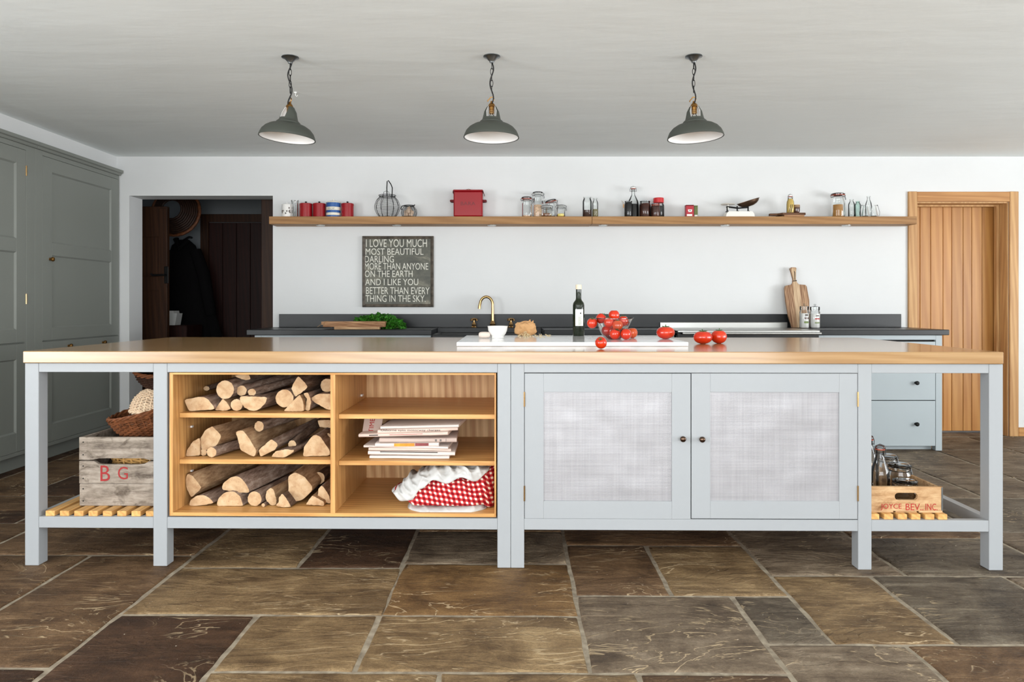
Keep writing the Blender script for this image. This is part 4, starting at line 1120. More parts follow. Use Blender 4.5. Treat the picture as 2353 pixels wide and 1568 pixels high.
log(rnd(742, 247, 50), .16, .4, 'l1', 'thin round branch next to the cracked round log', d=(.5, .15))
log(rnd(693, 408, 58), .12, .4, 'l1', 'round branch end lying beside the wide half-moon log', True)
log([(720, 300), (860, 303), (995, 308), (975, 370), (910, 430), (840, 445), (770, 410), (730, 350)], .11, .42, 'l1', 'wide half-moon log with its flat face up on the top log shelf', True, (.2, 0))
log(rnd(843, 262, 40, 34), .15, .42, 'l1', 'long grey branch slanting across the top log shelf', d=(.75, .16))
log([(670, 100), (740, 88), (820, 95), (830, 135), (780, 145), (700, 120)], .20, .35, 'l1', 'split log lying highest under the oak top panel', d=(.2, 0), mat='bark_dark')
log(rnd(1160, 322, 88), .12, .40, 'l1', 'smooth round log beside the half-moon log', d=(.15, 0))
log([(1295, 105), (1345, 155), (1390, 210), (1330, 262), (1265, 310), (1225, 225), (1255, 160)], .13, .4, 'l1', 'kite-shaped split log near the top of the top log shelf', d=(.35, .0), mat='bark_dark')
log([(1150, 465), (1230, 375), (1310, 300), (1345, 380), (1350, 465)], .11, .4, 'l1', 'pale triangular split log beside the bark slab', True, (.05, 0), mat='split_wood')
log([(1340, 285), (1380, 330), (1368, 400), (1362, 455), (1405, 455), (1420, 360), (1390, 280)], .13, .35, 'l1', 'curved slab of bark standing between two split logs', True)
log([(1405, 325), (1480, 280), (1600, 275), (1640, 300), (1640, 430), (1590, 435), (1500, 390)], .15, .4, 'l1', 'broad split log against the divider on the top log shelf', mat='bark')
log(rnd(1575, 195, 66), .20, .36, 'l1', 'round branch end against the divider near the top panel')
log(rnd(300, 225, 30, 22), .30, .3, 'l1', 'dark slanting branch at the back of the top log shelf', d=(.55, .25), mat='bark_dark')
log([(180, 885), (190, 830), (250, 740), (315, 705), (320, 880)], .12, .4, 'l2', 'quarter log against the side panel of the middle log shelf', True, mat='split_wood')
log([(355, 830), (340, 720), (380, 640), (455, 590), (505, 640), (548, 695), (490, 790), (425, 825)], .13, .44, 'l2', 'large upright half log on the middle log shelf', d=(.30, .02), mat='split_wood')
log(rnd(450, 876, 48), .10, .42, 'l2', 'slim branch with furrowed bark in front of the large half log', True, (.65, .05))
log(rnd(370, 870, 33), .13, .3, 'l2', 'thin twig end between quarter log and furrowed branch', True)
log([(680, 660), (760, 645), (830, 750), (890, 850), (865, 910), (790, 870), (725, 835), (715, 760)], .10, .42, 'l2', 'sharp-edged split log in the centre of the middle log shelf', d=(.25, .05), mat='split_wood')
log(rnd(912, 595, 46, 54), .17, .4, 'l2', 'grey branch lying highest on the middle log shelf', d=(.35, .0))
log([(905, 850), (970, 795), (1035, 740), (1070, 770), (1100, 800), (1060, 850), (990, 885), (925, 915)], .11, .45, 'l2', 'brown log slanting up behind the sharp-edged split log', True, (.28, .12))
log([(1030, 935), (1070, 880), (1180, 860), (1260, 870), (1210, 915), (1150, 945)], .09, .4, 'l2', 'flat half branch at the front edge of the middle log shelf', True, (.25, .0))
log([(1340, 925), (1350, 830), (1395, 770), (1440, 715), (1500, 720), (1555, 800), (1605, 875), (1605, 915)], .12, .42, 'l2', 'big quarter log with dark bark against the divider', True, mat='bark')
log(rnd(1580, 715, 54), .22, .36, 'l2', 'round branch end above the big quarter log')
log(rnd(1235, 770, 40), .17, .42, 'l2', 'straight branch slanting up to the shelf above', d=(.25, .30), mat='bark_dark')
log([(1480, 535), (1600, 530), (1640, 560), (1620, 610), (1500, 600)], .28, .3, 'l2', 'split log wedged highest at the back of the middle log shelf', mat='split_wood')
log([(195, 1050), (240, 1070), (290, 1130), (335, 1190), (280, 1250), (232, 1290), (190, 1200), (180, 1120)], .12, .42, 'l3', 'split log leaning above a half log on the bottom log shelf', d=(.45, .12), mat='split_wood')
log([(230, 1388), (245, 1330), (310, 1285), (390, 1285), (450, 1330), (472, 1360), (400, 1374), (330, 1385)], .10, .45, 'l3', 'low half log at the side-panel end of the bottom log shelf', True, (.25, 0))
log([(545, 1210), (560, 1150), (640, 1085), (710, 1080), (770, 1130), (800, 1185), (825, 1240), (700, 1240), (590, 1218)], .12, .46, 'l3', 'large half log with grey bark lying on two others', d=(.5, .08))
log([(500, 1385), (510, 1320), (570, 1255), (660, 1240), (730, 1290), (760, 1385)], .10, .45, 'l3', 'half log lying flat side down under the large grey-barked log', True, (.2, 0))
log(rnd(868, 1310, 68, 72), .10, .42, 'l3', 'small round log beside the flat half log', True, (.3, 0))
log([(975, 1320), (985, 1260), (1025, 1225), (1055, 1250), (1085, 1350), (1075, 1395), (1030, 1400), (990, 1360)], .11, .42, 'l3', 'oval split log with orange bark on the bottom log shelf', True, (.35, .05), mat='split_wood')
log([(1070, 1410), (1110, 1370), (1100, 1340), (1140, 1290), (1185, 1355), (1225, 1420), (1160, 1430)], .08, .4, 'l3', 'jagged pale split log at the front of the bottom log shelf', True, (.2, 0), mat='bark_dark')
log([(1195, 1080), (1270, 1040), (1360, 1090), (1430, 1180), (1440, 1210), (1340, 1310), (1240, 1330), (1190, 1310), (1200, 1190)], .14, .42, 'l3', 'thick smooth log with a bowed face above the jagged split log', d=(.15, .15), mat='split_wood')
log([(1365, 1380), (1430, 1290), (1540, 1350), (1550, 1392)], .11, .4, 'l3', 'low triangular split log near the divider of the bottom shelf', True, mat='split_wood')
log([(1480, 1330), (1490, 1220), (1525, 1185), (1565, 1240), (1600, 1300), (1605, 1370), (1540, 1350)], .14, .4, 'l3', 'narrow split log leaning on the divider of the bottom shelf')
log(rnd(1490, 1100, 62), .26, .32, 'l3', 'dark round log at the back behind the thick smooth log', mat='bark_dark')
log(rnd(952, 1366, 17), .09, .35, 'l3', 'tiny twig lying beside the small round log', True)

# ------------------------------------------------------------------ newspapers
def paper(pl, pr, thick, ly, label, mat='paper_pink', yaw=0, depth=.27, sag=.0):
    """a folded newspaper: rounded fold to the front, pl/pr = pixels of its front lower corners"""
    a = il(*pl, ly); b = il(*pr, ly)
    cx, cz_ = (a[0]+b[0])/2, (a[1]+b[1])/2; w = math.hypot(b[0]-a[0], b[1]-a[1]); ro = math.atan2(b[1]-a[1], b[0]-a[0])
    P = thing('newspaper', label, 'newspaper', iw(cx, ly, cz_), TH+R(yaw), 'folded newspapers on the oak shelf')
    h = thick/2; sec = [(h-h*math.cos(t), h+h*math.sin(t)) for t in [R(q) for q in range(90, 271, 30)]][::1]
    sec = [(h-h*math.sin(t), h-h*math.cos(t)) for t in [R(q) for q in range(0, 181, 30)]]
    prof = [(depth, 0)]+[(y, z) for y, z in sec]+[(depth, thick)]
    g = MB(); n = 10; v = []; k = len(prof)
    for i in range(n+1):
        u = i/n
        for y, z in prof: v.append((-w/2+w*u, y, z+sag*math.sin(PI*u)+.0012*noise.noise(Vector((u*4+cx*9, y*6, cz_*30)))))
    f = []
    for i in range(n):
        for j in range(k):
            j2 = (j+1) % k; f.append((i*k+j, i*k+j2, (i+1)*k+j2, (i+1)*k+j))
    f += [tuple(range(k-1, -1, -1)), tuple(n*k+j for j in range(k))]
    o = g.add(v, f, Matrix.Rotation(-ro, 4, 'Y')).build('folded_pages', mat, P, ang=40)
    return P, w, ro
paper((849, 1054.5), (1032, 1055.5), .0125, .10, 'plain pale newspaper lowest in the stack, lying on the shelf', 'paper_pale')
P2, w, ro = paper((846, 1045), (1045, 1049), .0165, .10, 'newspaper with a black band along its fold, second lowest', 'paper_pale', 2)
MB().box(-w*.36, w*.30, -.0006, .002, .0125, .0155, M=Matrix.Rotation(-ro, 4, 'Y')).build('black_band', 'print_black', P2)
paper((848, 1034), (1036, 1039.5), .0115, .105, 'thin pink newspaper above the black-banded one', 'paper_pink', 5)
paper((834, 1030), (1030, 1031.5), .010, .11, 'thin pale newspaper directly under the one with the orange picture', 'paper_pale', -3)
P5, w, ro = paper((862, 1028), (1008, 1027), .0175, .10, 'newspaper with an orange picture printed on its fold', 'paper_pale', 1, .24)
g = MB(); g.box(-w*.20, w*.12, -.0007, .004, .0025, .0155, M=Matrix.Rotation(-ro, 4, 'Y')); g.build('picture', 'photo_orange', P5)
g = MB(); g.box(w*.13, w*.34, -.0007, .004, .004, .0155, M=Matrix.Rotation(-ro, 4, 'Y')); g.build('picture', 'photo_maroon', P5)
P6, w, ro = paper((872, 1018), (1049, 1018.5), .020, .095, 'wide-folded pink newspaper above the orange picture', 'paper_pink_deep', 3)
for u in (.22, .28): MB().box(w*u, w*u+.008, -.0007, .004, .006, .015).build('crest', 'print_grey', P6)
MB().box(w*.36, w*.365, -.0007, .004, .003, .017).build('column_rule', 'print_grey', P6)
P7, w, ro = paper((822, 1007), (1030, 999.5), .015, .085, 'pink newspaper with a thin red rule, sloping up in the stack', 'paper_pink', -4)
MB().box(-w*.15, w*.22, -.0007, .004, .008, .0095, M=Matrix.Rotation(-ro, 4, 'Y')).build('red_rule', 'print_red', P7)
MB().box(-w*.38, -w*.28, -.0007, .004, .006, .010, M=Matrix.Rotation(-ro, 4, 'Y')).build('small_print', 'print_black', P7)
P8, w, ro = paper((868, 997), (1052, 990.5), .0165, .10, 'newspaper with a black headline along its fold', 'paper_pink', 1)
letter('Osborne eyes motorway charges', -w*.46, w*.28, .003, .0135, -.0004, 'print_black', P8, name='headline')
P9, w, ro = paper((872, 988), (1055, 981.5), .012, .095, 'pale newspaper lying on top of the stack', 'paper_pale', -5, .30)
P10 = thing('newspaper', 'pink newspaper with red lettering leaning behind the stack by the divider', 'newspaper', iw(*[(il(832, 997, .17)[0]), .17, SH['r2']+.105]), TH, 'folded newspapers on the oak shelf')
T_ = Matrix.Rotation(R(-38), 4, 'X')
MB().box(0, .085, 0, .006, -.02, .10, .002, M=T_).build('folded_pages', 'paper_pink_deep', P10)
v, f = TXT['TIMES']
MB().add([(.028+.022*(1-b), -.0008, .0+.085*(a)) for a, b in v], f, T_).build('lettering', 'print_red', P10, ang=0)

# ------------------------------------------------------------------ crumpled cloths
def interp(pts, x):
    if x <= pts[0][0]: return pts[0][1]
    for (a, b), (c, d_) in zip(pts, pts[1:]):
        if x <= c:
            t = (x-a)/(c-a); t = t*t*(3-2*t); return b+(d_-b)*t
    return pts[-1][1]
def cloth(name, label, mat, top, bot, ly0, dep, amp, sd, nx=110, nv=56, pw=.7, fdir=(14, 5), grounded=True, creases=1.0):
    """pile of cloth with its front outline (top/bot in pixels), folds pushed along the normal"""
    xa, xb = top[0][0], top[-1][0]; v = []; uv = []; c0 = il((xa+xb)/2, bot[0][1], ly0)
    for i in range(nx+1):
        u = i/nx; px = xa+(xb-xa)*u
        yt, yb = interp(top, px), interp(bot, px)
        arc = 0; last = None
        for k in range(nv+1):
            w = k/nv; an = PI*w
            e = min(1, (math.sin(PI*min(1, max(0, u))))**.45*1.15+.12)
            y = ly0+dep*(1-e)*.35+dep*e*.5*(1-math.copysign(abs(math.cos(an))**pw, math.cos(an)))*1.0
            lx, zt_ = il(px, yt, ly0+dep*.25); _, zb_ = il(px, yb, ly0)
            z = zb_+(zt_-zb_)*abs(math.sin(an))**pw
            q = Vector((lx*fdir[0]+sd, z*fdir[1]*2+y*4, sd))
            r = 1-abs(noise.noise(q))*2.4-.5*abs(noise.noise(q*2.3+Vector((5, 1, 2))))*2; r2 = noise.noise(Vector((lx*38+sd, z*44, y*24)))
            s_ = min(1, 2.2*math.sin(an)+.12)*min(1, 6*min(u, 1-u)+.25)
            fo = 1-abs(math.sin(lx*fdir[0]*2.1+z*fdir[1]*3.2+y*9+2.6*noise.noise(Vector((lx*9+sd, z*11, y*6)))+sd))
            r += 1.6*(fo*fo-.3)*creases
            n_ = Vector((0, -math.cos(an), .6*math.sin(an)+.1))
            p = Vector((lx, y, z))+n_*(amp*(r*.7+r2*.45))*s_+Vector((1, 0, 0))*amp*.6*noise.noise(Vector((lx*12, z*18+sd, 7)))*s_
            p.z = max(p.z, SH['r3']+.004); p.x = min(p.x, cr1-.003); p.y = max(p.y, .008)
            p.z = min(p.z, SH['r2']-.024)
            if k in (0, nv): p.z = SH['r3']+.0006 if grounded else p.z
            if last is not None: arc += (p-last).length
            last = p; v.append(p); uv.append((lx+.25*z, arc+.15*lx))
    f = []
    for i in range(nx):
        for k in range(nv):
            q = i*(nv+1)+k; f.append((q, q+nv+1, q+nv+2, q+1))
    n1 = nv+1
    f.append(tuple(range(0, n1))); f.append(tuple(nx*n1+k for k in range(n1-1, -1, -1)))
    # flat underside closes the pile
    for i in range(nx):
        q = i*n1; f.append((q, q+nv, q+n1+nv, q+n1))
    o = thing(name, label, 'cloth', iw(c0[0], ly0, SH['r3']), TH)
    g = MB(); g.add([p-Vector((c0[0], ly0, SH['r3'])) for p in v], f); g.uv = uv
    g.build('folds', mat, o, ang=180); return o
cloth('tea_towel', 'folded white tea towel lying flat under the gingham cloth', 'cloth_white', [(936, 1172), (945, 1158), (1000, 1160), (1060, 1157), (1105, 1154), (1119, 1170)],
      [(936, 1178), (1119, 1179)], .020, .30, .006, 3.1, creases=.8)
cloth('gingham_cloth', 'crumpled red and white gingham cloth against the shelf end', 'gingham', [(906, 1131), (930, 1121), (975, 1096), (1040, 1088), (1095, 1086), (1120, 1074), (1137, 1072)],
      [(906, 1133), (935, 1150), (960, 1162), (1060, 1163), (1110, 1162), (1126, 1172), (1137, 1172)], .040, .30, .012, 8.4, fdir=(16, 6), grounded=False, creases=.7)
cloth('white_cloth', 'rumpled white cloth draped over the gingham', 'cloth_white', [(899, 1133), (915, 1122), (940, 1098), (975, 1082), (1010, 1073), (1050, 1071), (1100, 1071), (1124, 1077)],
      [(899, 1137), (925, 1154), (950, 1150), (972, 1124), (1000, 1104), (1030, 1112), (1062, 1098), (1095, 1108), (1124, 1090)], .032, .26, .014, 1.7, fdir=(24, 14), grounded=False, creases=1.3)

# ------------------------------------------------------------------ wicker baskets
def wicker(name, label, mat, prof, n, rows, rod, loc, rot, rim='wicker_dark', bottom=True, seg=4):
    """prof: list of (radius, height) from base to rim; woven of stakes and weavers"""
    B = thing(name, label, 'basket', loc); B.rotation_euler = rot
    def pr(t):
        q = t*(len(prof)-1); i = min(int(q), len(prof)-2); w = q-i
        return prof[i][0]*(1-w)+prof[i+1][0]*w, prof[i][1]*(1-w)+prof[i+1][1]*w
    g = MB()
    for k in range(n):
        a = 2*PI*k/n; g.tube([(pr(t/10)[0]*math.cos(a), pr(t/10)[0]*math.sin(a), pr(t/10)[1]) for t in range(11)], rod*1.25, 5)
    g.build('stakes', mat, B)
    g = MB()
    for r_ in range(rows):
        R_, z_ = pr((r_+.5)/rows); pts = []
        for k in range(n*seg):
            a = 2*PI*k/(n*seg); s = rod*1.5*math.cos(a*n/2+PI*r_) if n % 2 == 0 else 0
            pts.append(((R_+s)*math.cos(a), (R_+s)*math.sin(a), z_+.0008*math.sin(a*5+r_)))
        g.tube(pts, rod, 5, True)
    g.build('weave', mat, B, kind='stuff')
    R_, z_ = prof[-1]; g = MB()
    for ph in (0, 2.1, 4.2):
        g.tube([((R_+rod*1.8*math.cos(a*9+ph))*math.cos(a), (R_+rod*1.8*math.cos(a*9+ph))*math.sin(a), z_+rod*1.8*math.sin(a*9+ph)) for a in [2*PI*k/108 for k in range(108)]], rod*1.5, 6, True)
    g.build('rim', rim, B)
    if bottom:
        g = MB(); R0, z0 = prof[0]
        for i in range(int(R0/(rod*2.2))):
            rr = R0-i*rod*2.2
            if rr > rod: g.tube([(rr*math.cos(a), rr*math.sin(a), z0+rod*.6*math.sin(a*8+i*PI)) for a in [2*PI*k/32 for k in range(32)]], rod*1.1, 5, True)
        g.build('base', mat, B, kind='stuff')
    return B
zs_ = RB1+.0225
bgx0 = il(182, 1100, .09)[0]; bgx1 = bgx0+.372; bgY = .09; bgD = .44; bgH = .305; bxm = (bgx0+bgx1)/2
def bg(x, y, z): return iw(x, bgY+y, zs_+z)
wicker('wicker_basket', 'golden wicker basket glimpsed through the handle slot of the grey crate', 'wicker_gold', [(.11, 0), (.135, .08), (.15, .165), (.152, .235)], 24, 26, .0034, bg(bxm+.01, .22, .022), (0, 0, TH))
wicker('wicker_basket', 'dark brown wicker bowl leaning in the top of the grey crate', 'wicker_dark', [(.07, 0), (.115, .02), (.15, .06), (.168, .105), (.170, .125)], 34, 22, .0033, bg(bxm+.055, .20, .285), (R(6), R(-13), TH))
wicker('wicker_basket', 'pale wicker basket upturned on the dark brown bowl', 'wicker_pale', [(.05, .0), (.08, .010), (.11, .038), (.126, .07), (.130, .10)], 30, 20, .0030, bg(bxm+.07, .22, .497), (R(180), R(0), TH), 'wicker_pale')
wicker('wicker_basket', 'blackish wicker bowl stacked highest, under the worktop', 'wicker_black', [(.08, 0), (.115, .015), (.14, .05), (.15, .085)], 30, 18, .0033, bg(bxm+.095, .27, .505), (R(10), R(0), TH), 'wicker_dark')

# ------------------------------------------------------------------ grey crate
CR = thing('wooden_crate', 'weathered grey board crate painted with red letters B G', 'crate', bg(bxm, 0, 0), TH)
w2 = (bgx1-bgx0)/2
hts = [(0, .098), (.100, .199), (.205, bgH)]
sl0, sl1 = il(216, 1058, bgY)[0]-bxm, il(342, 1058, bgY)[0]-bxm
for y0, y1 in ((0, .016), (bgD-.016, bgD)):
    MB().box(-w2, w2, y0, y1, *hts[0], .003).build('board', 'crate_grey', CR)
    a, b = hts[1]
    MB().prism([(-w2, a), (w2, a), (w2, b), (sl1, b), (sl1-.02, b-.012), (sl1-.045, b-.015), (sl0+.045, b-.015), (sl0+.02, b-.012), (sl0, b), (-w2, b)], y0, y1).build('board', 'crate_grey', CR, ang=20)
    a, b = hts[2]
    MB().prism([(-w2, a), (sl0, a), (sl0+.02, a+.006), (sl0+.045, a+.007), (sl1-.045, a+.007), (sl1-.02, a+.006), (sl1, a), (w2, a), (w2, b), (-w2, b)], y0, y1).build('board', 'crate_grey', CR, ang=20)
for s in (-1, 1):
    for a, b in hts: MB().box(s*(w2-.012), s*w2, .017, bgD-.017, a, b, .002).build('side_board', 'crate_grey', CR)
    for y0 in (.017, bgD-.04): MB().box(s*(w2-.013), s*(w2-.036), y0, y0+.022, 0, bgH-.005).build('corner_post', 'crate_grey', CR)
for i in range(3): MB().box(-w2+.013, w2-.013, .018+i*.135, .018+i*.135+.128, .001, .012).build('base_board', 'crate_grey', CR)
for a, b in hts:
    for z in (a+.022, b-.022): MB().lathe([(0, 0), (.003, 0), (.003, .001), (0, .0012)], 8, Matrix.Translation((-w2+.018, 0, z)) @ Matrix.Rotation(R(90), 4, 'X')).build('nail', 'iron_black', CR)
for ch_, xa, xb in (('B', 231, 253), ('G', 271, 294)):
    a = il(xa, 1106, bgY)[0]-bxm; b = il(xb, 1106, bgY)[0]-bxm
    z0 = il(xa, 1106 if ch_ == 'B' else 1102, bgY)[1]-zs_; z1 = il(xa, 1070 if ch_ == 'B' else 1073, bgY)[1]-zs_
    letter(ch_, a, b, z0, z1, -.0003, 'paint_red', CR)

# ------------------------------------------------------------------ printed bottle crate
jY = .035; jx0 = il(1999, 1150, jY)[0]; jx1 = il(2166, 1150, jY)[0]; jD = .46
jxm = (jx0+jx1)/2; jw = (jx1-jx0)/2; jH = il(2080, 1119, jY)[1]-zs_
JC = thing('bottle_crate', 'tan wooden bottle crate with red lettering and an oval hand hole', 'crate', iw(jxm, jY, zs_), TH)
hx_0, hz_1 = il(2056, 1133, jY); hx_1, hz_0 = il(2109, 1150, jY); hx_0 -= jxm; hx_1 -= jxm; hz_0 -= zs_; hz_1 -= zs_
rr = (hz_1-hz_0)/2; zc = (hz_0+hz_1)/2
st = [(hx_1-rr+rr*math.cos(a), zc+rr*math.sin(a)) for a in [R(q) for q in range(-90, 91, 15)]]+[(hx_0+rr+rr*math.cos(a), zc+rr*math.sin(a)) for a in [R(q) for q in range(90, 271, 15)]]
for y0, y1 in ((0, .014), (jD-.014, jD)):
    plate_hole([(-jw, .008), (jw, .008), (jw, jH), (-jw, jH)], st, y0, y1).build('end_board', 'crate_tan', JC, ang=30)
for s in (-1, 1):
    MB().box(s*(jw-.010), s*jw, .015, jD-.015, .055, jH-.004, .002).build('side_board', 'crate_tan', JC)
    MB().box(s*(jw-.010), s*jw, .015, jD-.015, .009, .05, .002).build('side_board', 'crate_tan', JC)
    MB().box(s*(jw-.006), s*(jw+.0010), -.0010, .016, .010, jH-.002).build('corner_strap', 'galv', JC)
for a, b in ((-jw, -.055), (-.045, .045), (.055, jw)): MB().box(a, b, 0, jD, 0, .0075, .001).build('base_board', 'crate_tan', JC)
for key, xa, xb in (('JOYCE', 2023.5, 2071.5), ('BEV..', 2081, 2121.5), ('INC.', 2126.5, 2154)):
    a, z0 = il(xa, 1173, jY); b, z1 = il(xb, 1158, jY)
    letter(key, a-jxm, b-jxm, z0-zs_, z1-zs_, -.0003, 'print_red', JC)

# ------------------------------------------------------------------ jars and bottles
def wire_loop(g, pts, r=.0016): g.tube(pts, r, 5)
def clip_jar(label, X, Y, Z, r, h, fill=None, level=0, seal='seal_orange', lid_tilt=0, group=None, glass='glass', neck=.86, turn=0, lidmat=None, cat='jar'):
    J = thing('clip_top_jar', label, cat, (X, Y, Z), turn, group)
    nr = r*neck; hl = min(.022, h*.14); hb = h-hl
    prof = [(0, .001), (r*.85, .001), (r*.97, .006), (r, .014), (r, hb*.72), (r*.985, hb*.80), (nr, hb*.93), (nr*1.02, hb), (nr*1.08, hb+.001)]
    MB().lathe(prof, 24).build('glass_body', glass, J)
    if fill:
        lv = hb*level
        MB().lathe([(0, .004), (r*.83, .004), (r*.94, .010), (r*.955, .016), (r*.955, lv*.99), (r*.5, lv+.003), (0, lv)], 20).build('contents', fill, J)
    T_ = Matrix.Translation((nr*1.05 if lid_tilt > 0 else -nr*1.05, 0, hb+.002)) @ Matrix.Rotation(R(-lid_tilt), 4, 'Y') @ Matrix.Translation((-nr*1.05 if lid_tilt > 0 else nr*1.05, 0, 0))
    MB().lathe([(0, .008), (nr*.8, .008), (nr*.98, .006), (nr*1.10, .004), (nr*1.12, hl*.55), (nr*.95, hl*.9), (nr*.7, hl), (0, hl)], 24, T_).build('lid', lidmat or 'glass_frost', J)
    MB().lathe([(nr*1.0, 0), (nr*1.15, 0), (nr*1.15, .0045), (nr*1.0, .0045)], 24, T_).build('seal', seal, J)
    g = MB(); a = nr*1.14
    g.tube([(a*math.cos(t), a*math.sin(t), hb-.010) for t in [2*PI*k/24 for k in range(24)]], .0016, 5, True)
    g.tube([(a*math.cos(t), a*math.sin(t), hl*.62) for t in [2*PI*k/24 for k in range(24)]], .0016, 5, True, T_)
    wire_loop(g, [(a, .006, hb-.010), (a+.012, .005, hb+.006), (a+.004, .004, hb+.012), (a+.012, 0, hb-.03), (a+.006, -.004, hb-.034), (a, -.006, hb-.010)], .0018)
    wire_loop(g, [(-a, .006, hb-.012), (-a-.008, .0, hb+.004), (-a, -.006, hb+.008)], .0018)
    g.build('wire_clip', 'steel_dark', J)
    return J
def bottle(name, label, X, Y, Z, prof, glass, fill=None, flevel=0, stopper=None, group=None, cat='bottle', extra=None):
    """prof: (r, z) outer profile; liquid follows the inside up to flevel metres"""
    B_ = thing(name, label, cat, (X, Y, Z), 0, group)
    MB().lathe([(0, .001)]+prof, 24).build('glass_body', glass, B_)
    if fill:
        q = [(0, .004)]
        for (a, b), (c, d_) in zip(prof, prof[1:]):
            q.append((a*.95, max(b, .004)))
            if d_ >= flevel:
                t = (flevel-b)/(d_-b) if d_ > b else 0; q += [((a+(c-a)*t)*.95, flevel), (0, flevel)]; break
        else: q += [(prof[-1][0]*.95, prof[-1][1]), (0, prof[-1][1])]
        MB().lathe(q, 22).build('contents', fill, B_)
    if stopper:                                            # swing stopper with its wire bail
        rt, zt_ = prof[-1]
        MB().lathe([(0, zt_), (rt*1.25, zt_), (rt*1.35, zt_+.004), (rt*1.2, zt_+.011), (rt*.6, zt_+.017), (0, zt_+.018)], 16).build('stopper', stopper, B_)
        MB().lathe([(rt*.9, zt_-.003), (rt*1.3, zt_-.003), (rt*1.3, zt_+.001), (rt*.9, zt_+.001)], 16).build('seal', 'seal_orange', B_)
        g = MB(); w = rt*1.55
        g.tube([(-w, 0, zt_-.022), (-w*1.05, 0, zt_-.004), (-w*.75, 0, zt_+.014), (0, 0, zt_+.021), (w*.75, 0, zt_+.014), (w*1.05, 0, zt_-.004), (w, 0, zt_-.022)], .0017, 6)
        g.tube([(rt*1.15*math.cos(t), rt*1.15*math.sin(t), zt_-.02) for t in [2*PI*k/16 for k in range(16)]], .0015, 5, True)
        for s in (-1, 1): g.ell((s*w, 0, zt_-.022), .003, .003, .003, 8, 6)
        g.build('wire_bail', 'steel_dark', B_)
    return B_
QY = 6.085                                  # middle of the shelf
K_ = QY/F
def sX(px, Y=QY): return (px-VX)*Y/F
def sH(py, Y=QY): return at(0, py, Y).z-SZ1  # height above the shelf
ZS1 = SZ1+.0004
# ---- crock, tumbler, tins
C = thing('lidded_crock', 'small white lidded crock with dark leaf print, first on the shelf', 'crock', (sX(659), QY, ZS1))
r = 11*K_; h = sH(472)
MB().lathe([(0, 0), (r*.9, 0), (r, .004), (r, h*.92), (r*.96, h), (0, h)], 24).build('body', 'white_ceramic', C)
MB().lathe([(r*1.02, h), (r*1.02, h+.005), (r*.6, h+.012), (.004, h+.015), (.005, h+.022), (0, h+.025)], 20).build('lid', 'white_ceramic', C)
g = MB()
for i in range(9):
    a = -PI/2+random.uniform(-1.0, 1.0); z = random.uniform(.02, h*.8)
    g.ell((r*math.cos(a), r*math.sin(a), z), .006, .006, .008, 8, 5)
g.build('leaf_print', 'print_grey', C)
rt = 8.5*K_; ht = sH(461)
Tm = thing('glass_tumbler', 'tall clear glass holding a steel spoon beside the crock', 'glass', (sX(677.5), QY, ZS1))
MB().lathe([(0, .003), (rt*.9, .003), (rt*.92, ht*.9), (rt*1.05, ht)], 24).build('glass_body', 'glass', Tm)
sn = thing('spoon', 'steel spoon standing in the tall clear glass', 'spoon', (sX(677.5), QY, ZS1+.005))
MB().tube([(0, 0, .001), (.002, 0, ht*.5), (.0, 0, ht*.88)], .0022, 6).build('handle', 'steel_dark', sn)
g = MB(); g.ell((0, 0, ht*.9), .008, .004, .012, 10, 8); g.build('bowl', 'steel', sn)
def tin(px0, px1, label):
    r = (px1-px0)/2*K_*.985; h = sH(468)
    P = thing('lidded_tin', label, 'tin', (sX((px0+px1)/2), QY, ZS1), 0, 'red lidded tins')
    MB().lathe([(0, 0), (r*.97, 0), (r*.97, h*.86), (0, h*.86)], 32).build('body', 'red_enamel', P)
    MB().lathe([(r*.975, h*.84), (r, h*.84), (r, h*.97), (r*.9, h), (0, h+.003)], 32).build('lid', 'red_enamel', P)
    MB().lathe([(.004, h), (.004, h+.006), (.009, h+.009), (.009, h+.014), (.005, h+.017), (0, h+.018)], 14).build('lid_knob', 'iron_black', P)
tin(688, 718, 'red lidded tin next to the tall clear glass'); tin(719, 748.5, 'red lidded tin touching the glass-side of the blue striped jar'); tin(784, 813, 'red lidded tin next to the open shelf before the wire basket')
r = 16.6*K_; h = sH(466)
P = thing('striped_jar', 'blue and cream striped jar marked DE-CAF between red tins', 'jar', (sX(766.3), QY, ZS1))
bands = [(0, .12, 'blue_glaze'), (.12, .30, 'cream_glaze'), (.30, .46, 'blue_glaze'), (.46, .68, 'cream_glaze'), (.68, .97, 'blue_glaze')]
MB().lathe([(0, .001), (r*.9, .001), (r*.92, .006), (r*.93, h*.99), (0, h*.99)], 28).build('body', 'cream_glaze', P)
for a, b, mt in bands:
    MB().lathe([(r*.92, h*a), (r*(.985 if a < .9 else 1), h*a+.001), (r*.985, h*b-.001), (r*.92, h*b)], 32).build('glaze_band', mt, P)
MB().lathe([(r*.9, h*.96), (r*1.03, h*.97), (r*1.03, h), (r*.8, h+.008), (r*.5, h+.014), (.005, h+.017), (.006, h+.026), (0, h+.029)], 28).build('lid', 'cream_glaze', P)
letter('DE-CAF', -.036, .022, h*.51, h*.62, 0, 'print_black', P, wrap=(0, 0, r*.99))
